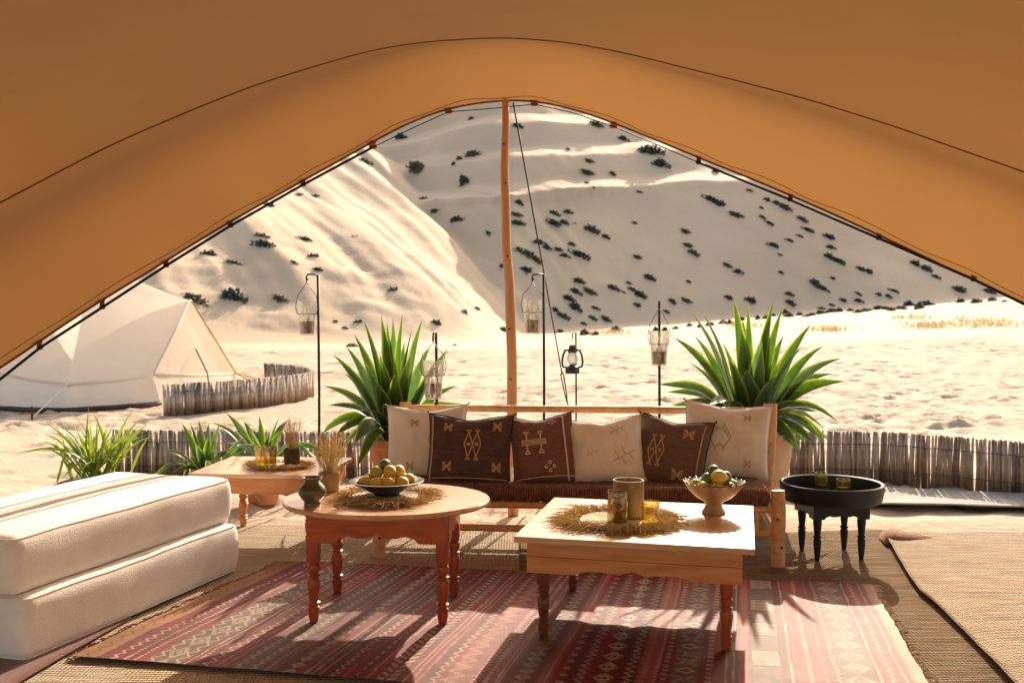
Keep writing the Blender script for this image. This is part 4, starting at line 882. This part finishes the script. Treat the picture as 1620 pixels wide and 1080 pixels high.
cushion('brown_cushion', 859, 713, 5.53, .36, .41, .13, R(-18), sy+.12, R(-5), m_rust, 'rust brown cushion with one wide cream bar motif', 5, [('bar',-.28,.2,.055),('dots',.15,-.5,.022),('dots',.35,.78,.014),('vline',.70,0,.010),('hline',0,-.78,.006)], m_thread3, m_trim)
cushion('dark_cushion', 743, 714, 5.52, .48, .42, .13, R(-16), sy+.02, R(1), m_dark, 'dark aubergine cushion with tan stars at its four corners', 6, [('star',-.5,.62,.034),('star',.65,.66,.034),('star',-.48,-.45,.036),('star',.68,-.45,.036),('double',.10,.15,.055),('hline',0,-.76,.008),('vline',-.90,0,.010)], m_thread, m_trim)

# ------------------------------------------------------------------ stacked ivory cushions
a_ = Vector((.3, .954, 0)).normalized(); oy = math.atan2(-a_.x, a_.y)     # local y runs along the length
def mattress(name, near_right, w, l, h, z, label, seed, stripes):
    c = Vector(near_right) + a_*l/2 + Vector((-a_.y, a_.x, 0))*w/2
    t = thing(name, label, 'floor cushion', (c.x, c.y, z), oy)
    def f(p):
        bx, by = 1-(2*p.x/w)**2, 1-(2*p.y/l)**2
        top = p.z > 0
        p = Vector(p); p.z += (.010*max(bx,0)**.6*max(by,0)**.6 if top else 0) + .006*float(fbm(p.x*4+seed, p.y*4, 3))*(1 if top else .2)
        sw = 1-(2*p.z/h)**2; p.x += .012*sw*(1 if p.x > 0 else -1)*(abs(2*p.x/w) > .8); p.y += .012*sw*(1 if p.y > 0 else -1)*(abs(2*p.y/l) > .9)
        p.x += .007*float(fbm(p.y*3+seed*2, p.z*6, 2)); return p + Vector((0,0,h/2))
    v, fc = rounded(w, l, h, .036, (26, 48, 12), f); mb = MB(); mb.add(v, fc); o = mb.build('cover', stripes, t, True)
    for zz in (h-.012, .012):               # sewn edges
        rim = []; rc = .03
        for k, (cx, cy) in enumerate(((1,1),(-1,1),(-1,-1),(1,-1))):
            for a in range(7):
                an = PI/2*k + PI/2*a/6; rim.append(f(Vector((cx*(w/2-.008-rc)+rc*math.cos(an), cy*(l/2-.008-rc)+rc*math.sin(an), zz-h/2))))
            nx = ((-1,1),(-1,-1),(1,-1),(1,1))[k]
            for a in range(1, 12):
                q0 = Vector((cx*(w/2-.008-rc)+rc*math.cos(PI/2*(k+1)), cy*(l/2-.008-rc)+rc*math.sin(PI/2*(k+1)), zz-h/2)); q1 = Vector((nx[0]*(w/2-.008-rc)+rc*math.cos(PI/2*(k+1)), nx[1]*(l/2-.008-rc)+rc*math.sin(PI/2*(k+1)), zz-h/2))
                rim.append(f(q0.lerp(q1, a/12)))
        mb = MB(); mb.tube(rim+rim[:1], .0042, 6, cap=False); mb.build('piping', m_wool, t, True)
    return t
m_stripe = M('striped_ivory_wool', (.78,.73,.65), (.85,.80,.72), scale=9, rough=.95, spec=.1, bump=.75, bscale=140, bdist=.004, sheen=.25)
N = m_stripe.node_tree.nodes; Lk = m_stripe.node_tree.links; b = N['Principled BSDF']; src = b.inputs['Base Color'].links[0].from_socket
tc = N.new('ShaderNodeTexCoord'); sp = N.new('ShaderNodeSeparateXYZ'); Lk.new(tc.outputs['Object'], sp.inputs[0])
cr = N.new('ShaderNodeValToRGB'); cr.color_ramp.interpolation = 'CONSTANT'; mr = N.new('ShaderNodeMapRange'); mr.inputs[1].default_value = -.36; mr.inputs[2].default_value = .36; Lk.new(sp.outputs[0], mr.inputs[0]); Lk.new(mr.outputs[0], cr.inputs[0])
el = cr.color_ramp.elements; el[0].position = 0; el[0].color = (1,1,1,1); el[1].position = .33; el[1].color = (.50,.28,.13,1)
for p, c in ((.37,(1,1,1,1)), (.43,(.62,.40,.20,1)), (.455,(1,1,1,1)), (.48,(.20,.085,.035,1)), (.56,(1,.98,.95,1)), (.60,(.50,.28,.13,1)), (.635,(1,1,1,1))):
    e = el.new(p); e.color = c
mx = N.new('ShaderNodeMix'); mx.data_type = 'RGBA'; mx.blend_type = 'MULTIPLY'; mx.inputs[0].default_value = 1; Lk.new(src, mx.inputs[6]); Lk.new(cr.outputs[0], mx.inputs[7]); Lk.new(mx.outputs[2], b.inputs['Base Color'])
mattress('floor_cushion', (-1.800, 3.655, 0), .72, 1.395, .245, .010, 'ivory wool floor cushion at the bottom of the stack', 3, m_wool)
mattress('floor_cushion', (-1.845, 3.66, 0), .70, 1.415, .222, .258, 'ivory wool floor cushion with brown stripes on top of the stack', 8, m_stripe)

# ------------------------------------------------------------------ tables
def turned(mb, x, y, z0, z1, r=.024, blk=.0, cup=None):
    H = z1-z0
    pr = [(0,0),(.58,0),(.66,.03),(.80,.12),(.86,.20),(.95,.25),(.72,.275),(.74,.29),(1.0,.315),(1.0,.33),(.72,.35),(.70,.37),(.82,.42),(.95,.55),(1.02,.64),(.92,.70),(.72,.735),(1.0,.755),(1.0,.77),(.74,.79),(.78,.82),(.98,.87),(1.04,.91),(.86,.95),(.7,.965),(1.0,.98),(1.0,1.0)]
    mb.lathe([(a*r, z0+b*H) for a, b in pr], 18, (x, y, 0))
def scallop(w, z0, z1, kind='ogee', dep=.04):
    pts = [(-w/2, z1), (-w/2, z0)]
    prof = {'ogee': [(-.62,0),(-.55,.55),(-.42,.85),(-.28,.62),(-.10,.70),(-.03,1),(0,1.15),(.03,1),(.10,.70),(.28,.62),(.42,.85),(.55,.55),(.62,0)],
            'rect': [(-.55,0),(-.48,.35),(-.40,.62),(-.25,.55),(-.15,.40),(-.06,.62),(0,.95),(.06,.62),(.15,.40),(.25,.55),(.40,.62),(.48,.35),(.55,0)]}[kind]
    pts += [(a*w/2, z0+b*dep) for a, b in prof]
    return pts + [(w/2, z0), (w/2, z1)]
# square table
C0 = (Vector((.0225,3.94,0))+Vector((.917,3.73,0))+Vector((.189,4.73,0))+Vector((1.08,4.62,0)))/4
C0.y -= .06; yaw = math.atan2(-.21, .894); TW, TD, TZ = .92, .85, .434
t = thing('square_table', 'low square pine coffee table with scalloped apron', 'coffee table', (C0.x, C0.y, .022), yaw); tz = TZ-.022
pw = TD/5
for k in range(5):
    mb = MB(); mb.box((0, -TD/2+pw*(k+.5), tz-.012), (TW, pw-.0005, .024), 0, .0012); mb.build('top_plank', m_pinetop, t)
ins = .045
for s in (-1, 1):
    y = s*(TD/2-ins)
    mb = MB(); mb.box((0, y, tz-.054), (TW-2*ins, .022, .058), 0, .002); mb.build('apron_board', m_pine, t)
    mb = MB(); mb.prism(scallop(TW-2*ins, tz-.148, tz-.0845, 'rect', .028), 'y', y-.0105, y+.0105); mb.build('apron_board', m_pine, t)
    x = s*(TW/2-ins-.012)
    mb = MB(); mb.box((x, 0, tz-.054), (.022, TD-2*ins-.024, .058), 0, .002); mb.build('apron_board', m_pine, t)
    mb = MB(); mb.prism(scallop(TD-2*ins-.024, tz-.148, tz-.0845, 'rect', .028), 'x', x-.0105, x+.0105); mb.build('apron_board', m_pine, t)
for sx in (-1, 1):
    for s_ in (-1, 1):
        mb = MB(); x, y = sx*(TW/2-ins-.058), s_*(TD/2-ins-.036)
        mb.box((x, y, tz-.115), (.05, .05, .17), 0, .003); turned(mb, x, y, 0, tz-.20, .025); mb.build('leg', m_redwood if sx > 0 else m_darkleg, t, True, 35)
SQ = Vector((C0.x, C0.y, TZ))
# oval table
RZ = .505; RC = Vector((-.83, 4.36, 0)); RC = P(612, 788, 4.32); RC.z = 0
t = thing('oval_table', 'low oval red stained table on turned legs', 'coffee table', (RC.x, RC.y, .022), R(-3)); tz = RZ-.022
npl = 4
mb = MB(); mb.lathe([(0,tz-.022),(.985,tz-.022),(1.0,tz-.016),(1.0,tz-.005),(.99,tz),(0,tz)], 64, sx=.45, sy=.385)
mb.build('top', m_pinetop, t, True, 35)
for s in (-1, 1):
    mb = MB(); mb.prism(scallop(.57, tz-.145, tz-.0235, 'ogee', .035), 'y', s*.235-.010, s*.235+.010); mb.build('apron_board', m_redwoodh, t)
    mb = MB(); mb.prism(scallop(.44, tz-.145, tz-.0235, 'ogee', .035), 'x', s*.288-.010, s*.288+.010); mb.build('apron_board', m_redwoodh, t)
for sx in (-1, 1):
    for s_ in (-1, 1):
        mb = MB(); x, y = sx*.270, s_*.215
        mb.box((x, y, tz-.125), (.05, .05, .20), 0, .003); turned(mb, x, y, 0, tz-.225, .027); mb.build('leg', m_redwood, t, True, 35)
# long side table
LC = Vector((-1.385, 5.78, 0)); LZ = .424
t = thing('side_table', 'low rectangular pine table behind the ivory floor cushions', 'side table', (LC.x, LC.y, .004), R(-5)); tz = LZ-.004
for k in range(4):
    mb = MB(); mb.box((0, -.34+.17*(k+.5), tz-.012), (.76, .1685, .024), 0, .004); mb.build('top_plank', m_pinetop, t)
for s in (-1, 1):
    mb = MB(); mb.prism(scallop(.68, tz-.125, tz-.025, 'rect', .02), 'y', s*.30-.011, s*.30+.011); mb.build('apron_board', m_pine, t)
    mb = MB(); mb.prism(scallop(.57, tz-.125, tz-.025, 'rect', .02), 'x', s*.328-.011, s*.328+.011); mb.build('apron_board', m_pine, t)
for sx in (-1, 1):
    for s_ in (-1, 1):
        mb = MB(); x, y = sx*.285, s_*.262; mb.box((x, y, tz-.12), (.048, .048, .19), 0, .003); turned(mb, x, y, 0, tz-.21, .026); mb.build('leg', m_redwood if s_ < 0 else m_pine, t, True, 35)
# black tray table
t = thing('tray_table', 'black painted round tray table on four stubby legs', 'side table', (1.715, 5.32, .010), R(3)); t.scale = (1, 1, 1.08)
mb = MB(); mb.lathe([(0,.275),(.245,.275),(.258,.285),(.268,.33),(.270,.362),(.262,.366),(.252,.362),(.246,.300),(.24,.296),(0,.296)], 56); mb.build('tray', m_blackwood, t, True, 35)
for s in (-1, 1):
    mb = MB(); mb.prism(scallop(.30, .205, .274, 'ogee', .02), 'y', s*.14-.009, s*.14+.009); mb.build('apron_board', m_blackwood, t)
    mb = MB(); mb.prism(scallop(.26, .205, .274, 'ogee', .02), 'x', s*.14-.009, s*.14+.009); mb.build('apron_board', m_blackwood, t)
for sx in (-1, 1):
    for s_ in (-1, 1):
        mb = MB(); mb.box((sx*.118, s_*.118, .236), (.034, .034, .072), 0, .002)
        mb.lathe([(0,0),(.011,0),(.014,.02),(.019,.07),(.021,.10),(.016,.108),(.022,.113),(.022,.119),(.016,.124),(.019,.15),(.023,.19),(.022,.2)], 14, (sx*.118, s_*.118, 0)); mb.build('leg', m_blackwood, t, True, 35)

# ------------------------------------------------------------------ things on the tables
def raffia(c, z, rd, fr, label, seed, sy=1.0, strands=520, hw=1):
    r = random.Random(seed); t = thing('straw_placemat', label, 'placemat', (c.x, c.y, z))
    mb = MB()
    for k in range(int(rd/.012)):
        rr = .006+.012*k; mb.tube([(rr*math.cos(2*PI*i/28), rr*sy*math.sin(2*PI*i/28), .007) for i in range(29)], .0068, 6, cap=False)
    mb.build('woven_disc', m_woven, t, True)
    for mat, frac in ((m_straw, .6), (m_straw2, .4)):
        mb = MB()
        for k in range(int(strands*frac)):
            a = r.uniform(0, 2*PI); r0 = rd*r.uniform(.86, 1.02); L = fr*r.uniform(.3, 1.15)*(.45+1.15*float(vnoise(np.array(a*1.9+seed), np.array(.5)))); tw = r.gauss(0, .6); z1 = r.uniform(.004, .028)*hw
            p0 = Vector((r0*math.cos(a), r0*sy*math.sin(a), r.uniform(.003,.012))); d = Vector((math.cos(a+tw), sy*math.sin(a+tw), 0))
            mb.tube([p0, p0+d*L*.5+Vector((0,0,z1)), p0+d*L+Vector((0,0,max(.002-p0.z, r.uniform(-.01,.02))))], [.0016, .0016, .0008], 3, cap=False)
        o = mb.build('straw_fringe', mat, t); o['kind'] = 'stuff'
    return t
def cup(name, px, base_py, z, r0, r1, h, mat, label, cat, wall=.004, fill=None, lathe=None, group=None, wob=None):
    c = G(px, base_py, z); t = thing(name, label, cat, (c.x, c.y, z), group=group)
    pr = lathe or [(0,0),(r0*.92,0),(r0,.006),((r0+r1)/2,h*.5),(r1,h-.004),(r1-wall*.3,h),(r1-wall*.8,h),(r1-wall,h-.004),((r0+r1)/2-wall,h*.5),(r0-wall,.012),(0,.010)]
    mb = MB(); mb.lathe(pr, 32, wob=wob); mb.build('body', mat, t, True, 50)
    if fill: 
        mb = MB(); mb.lathe([(0,.012),(r0-wall-.001,.013),(r0-wall-.0005,fill),(0,fill)], 20); mb.build('filling', m_wax, t, True, 50)
    return c
def bunch(c, z, h, spread, n, label, seed, mat=m_straw):
    r = random.Random(seed); mb = MB()
    for k in range(n):
        a = r.uniform(0, 2*PI); q = spread*math.sqrt(r.random()); hh = h*r.uniform(.6, 1.08)
        p0 = Vector((r.gauss(0,.010), r.gauss(0,.010), 0)); p2 = Vector((q*math.cos(a), q*math.sin(a), hh)); p1 = (p0+p2)/2+Vector((r.gauss(0,.008), r.gauss(0,.008), hh*.08))
        mb.tube([p0, p1, p2], [.0013, .0012, .0007], 3, cap=False)
        for b in range(3):
            f = r.uniform(.5, .95); s = p1.lerp(p2, f); mb.tube([s, s+Vector((r.gauss(0,.016), r.gauss(0,.016), r.uniform(0,.025)))], [.0009, .0005], 3, cap=False)
    o = mb.build('dried_grass', mat); o.location = (c.x, c.y, z); tag(o, label, 'dried grass'); return o
LE = None
def fruit_mesh(kind):
    mb = MB()
    if kind == 'lime': pr = [(0,-1.0),(.10,-.99),(.35,-.93),(.65,-.76),(.9,-.42),(1,0),(.9,.42),(.65,.76),(.35,.93),(.12,.99),(.05,1.02),(0,1.02)]
    else: pr = [(0,-1.22),(.10,-1.20),(.20,-1.10),(.42,-.96),(.72,-.70),(.93,-.36),(1,0),(.93,.36),(.72,.70),(.42,.96),(.22,1.12),(.13,1.28),(.06,1.34),(0,1.35)]
    mb.lathe(pr, 18); o = mb.build('fruit_tmp', None, None, True); me = o.data; bpy.data.objects.remove(o); return me
FM = {}
for k, m in (('lemon', m_lemon), ('yellow', m_yelgreen), ('lime', m_limefruit)):
    me = fruit_mesh('lime' if k == 'lime' else 'lemon'); me.materials.append(m); FM[k] = me
def fruit(kind, c, s, seed, label, group):
    r = random.Random(seed); o = bpy.data.objects.new('lime' if kind == 'lime' else 'lemon', FM[kind]); COL.objects.link(o)
    o.location = c; o.scale = (s, s, s); o.rotation_euler = (r.uniform(1.1,1.9), r.uniform(-.4,.4), r.uniform(0,6.28)); tag(o, label, 'lime' if kind == 'lime' else 'lemon', group)

# oval table: placemat, black bowl of lemons, vase, tan cup
bc = G(612, 784, RZ+.01); pc = G(610, 789, RZ)
raffia(pc, RZ, .165, .09, 'round woven straw placemat under the black bowl of lemons', 1)
t = thing('fruit_bowl', 'shallow black glazed bowl heaped with lemons', 'bowl', (bc.x, bc.y, RZ+.016))
mb = MB(); mb.lathe([(0,0),(.055,0),(.058,.010),(.085,.020),(.130,.042),(.158,.058),(.163,.062),(.158,.064),(.125,.050),(.08,.030),(0,.022)], 48); mb.build('bowl_body', m_blackbowl, t, True, 60)
bz = RZ+.016
LB = [(-.085,-.03,.070,'lemon'),(-.035,-.065,.068,'lemon'),(.018,-.072,.070,'lemon'),(.072,-.055,.070,'lemon'),(.095,.0,.075,'lemon'),(-.08,.03,.072,'yellow'),(0,.055,.07,'lemon'),(.06,.06,.07,'lemon'),(-.045,.0,.108,'yellow'),(.015,-.01,.112,'lemon'),(.05,.01,.110,'lemon'),(-.012,.035,.135,'lime'),(-.098,-.005,.062,'yellow')]
for k, (x, y, z, kd) in enumerate(LB):
    fruit(kd, (bc.x+x, bc.y+y, bz+z-.012), {'lime':.027,'lemon':.030,'yellow':.029}[kd], k, 'dark green lime topping the lemons in the black bowl' if kd == 'lime' else ('yellow lemon in the black bowl' if kd == 'lemon' else 'greenish lemon in the black bowl'), 'fruit in the black bowl')
cup('clay_vase', 494, 799, RZ, 0, 0, 0, m_olivepot, 'small squat olive brown glazed vase', 'vase', lathe=[(0,0),(.034,0),(.036,.010),(.032,.016),(.045,.03),(.057,.05),(.060,.062),(.052,.08),(.036,.095),(.031,.103),(.041,.115),(.043,.119),(.039,.119),(.028,.105),(.03,.09),(.048,.06),(0,.03)])
c = cup('clay_cup', 521, 776, RZ, .047, .048, .085, m_tanpot, 'tan glazed cup holding dried grass on the oval table', 'cup')
bunch(c, RZ+.014, .24, .085, 130, 'bunch of blond dried grass standing in the tan cup', 3)
# square table
raffia(G(980, 826, TZ), TZ, .185, .12, 'ragged straw placemat under the cups on the square table', 4, 1.0, 1000)
zt = TZ+.015
cup('clay_cup', 994, 816, zt, .066, .066, .155, m_tanpot, 'tall tan glazed clay cylinder cup behind the amber glasses', 'cup', wall=.006)
cup('amber_glass', 977, 824, zt, .043, .043, .125, m_darkamber, 'tall dark amber glass tumbler on the straw placemat', 'glass', wall=.004)
cup('amber_glass', 1029, 826, zt, .037, .039, .088, m_amber, 'short pale yellow glass tumbler on the straw placemat', 'glass', wall=.004)
fb = G(1129, 812, TZ); t = thing('footed_bowl', 'speckled clay footed bowl with scalloped dark rim full of fruit', 'bowl', (fb.x, fb.y, TZ))
def sc(r, z, w, i): return (r*(1+.03*math.cos(w*22)), z+.004*math.cos(w*22)) if 9 <= i <= 12 else (r, z)
prf = [(0,0),(.050,0),(.054,.008),(.046,.018),(.038,.032),(.036,.046),(.046,.056),(.075,.072),(.105,.100),(.127,.132),(.131,.137),(.128,.140),(.122,.135),(.098,.103),(.07,.08),(0,.068)]
mb = MB(); mb.lathe(prf, 88, wob=sc); mb.build('bowl_body', m_bowl, t, True, 60)
mb = MB(); mb.tube([(.130*(1+.03*math.cos(w*22))*math.cos(w), .130*(1+.03*math.cos(w*22))*math.sin(w), .139+.004*math.cos(w*22)) for w in [2*PI*k/132 for k in range(133)]], .0028, 5); mb.build('rim', m_blackbowl, t, True)
FBL = [(-.055,-.05,.128,'yellow'),(.0,-.065,.125,'yellow'),(.06,-.045,.126,'lime'),(.075,.01,.13,'yellow'),(-.075,.01,.13,'yellow'),(.02,.06,.128,'lime'),(-.04,.05,.13,'lime'),(-.028,.0,.160,'lime'),(.018,-.02,.168,'lemon'),(.055,.012,.165,'lime'),(.005,.03,.190,'lime'),(0,0,.118,'lemon'),(.04,.035,.160,'lime')]
for k, (x, y, z, kd) in enumerate(FBL):
    fruit(kd, (fb.x+x, fb.y+y, TZ+z-.006), {'lime':.026,'lemon':.034,'yellow':.028}[kd], k+40, {'lime':'green lime in the footed clay bowl','lemon':'ripe yellow lemon in the footed clay bowl','yellow':'pale yellow green lemon in the footed clay bowl'}[kd], 'fruit in the footed bowl')
# side table
raffia(G(440, 739, LZ), LZ, .155, .06, 'straw wreath placemat on the side table behind the floor cushions', 6, .7, 520)
zl = LZ+.015
cup('amber_glass', 413, 735, zl, .034, .035, .105, m_amber, 'amber glass on the side table, touching its taller neighbour', 'glass')
cup('amber_glass', 428, 736, zl, .034, .035, .115, m_darkamber, 'darker amber glass on the side table, beside the dark basket cup', 'glass')
c = cup('basket_cup', 462, 733, zl, .046, .048, .09, m_darkpot, 'dark brown basket cup on the side table', 'cup', wall=.006)
bunch(c, zl+.014, .24, .06, 60, 'wispy dried grass standing in the dark basket cup', 8, m_straw2)
# tray
cup('votive_glass', 1299, 774, .331, .036, .037, .095, m_lime, 'taller green yellow glass cup in the black tray', 'glass', fill=.03)
cup('votive_glass', 1334, 777, .331, .038, .039, .070, m_lime, 'shorter green yellow glass cup in the black tray', 'glass', fill=.025)
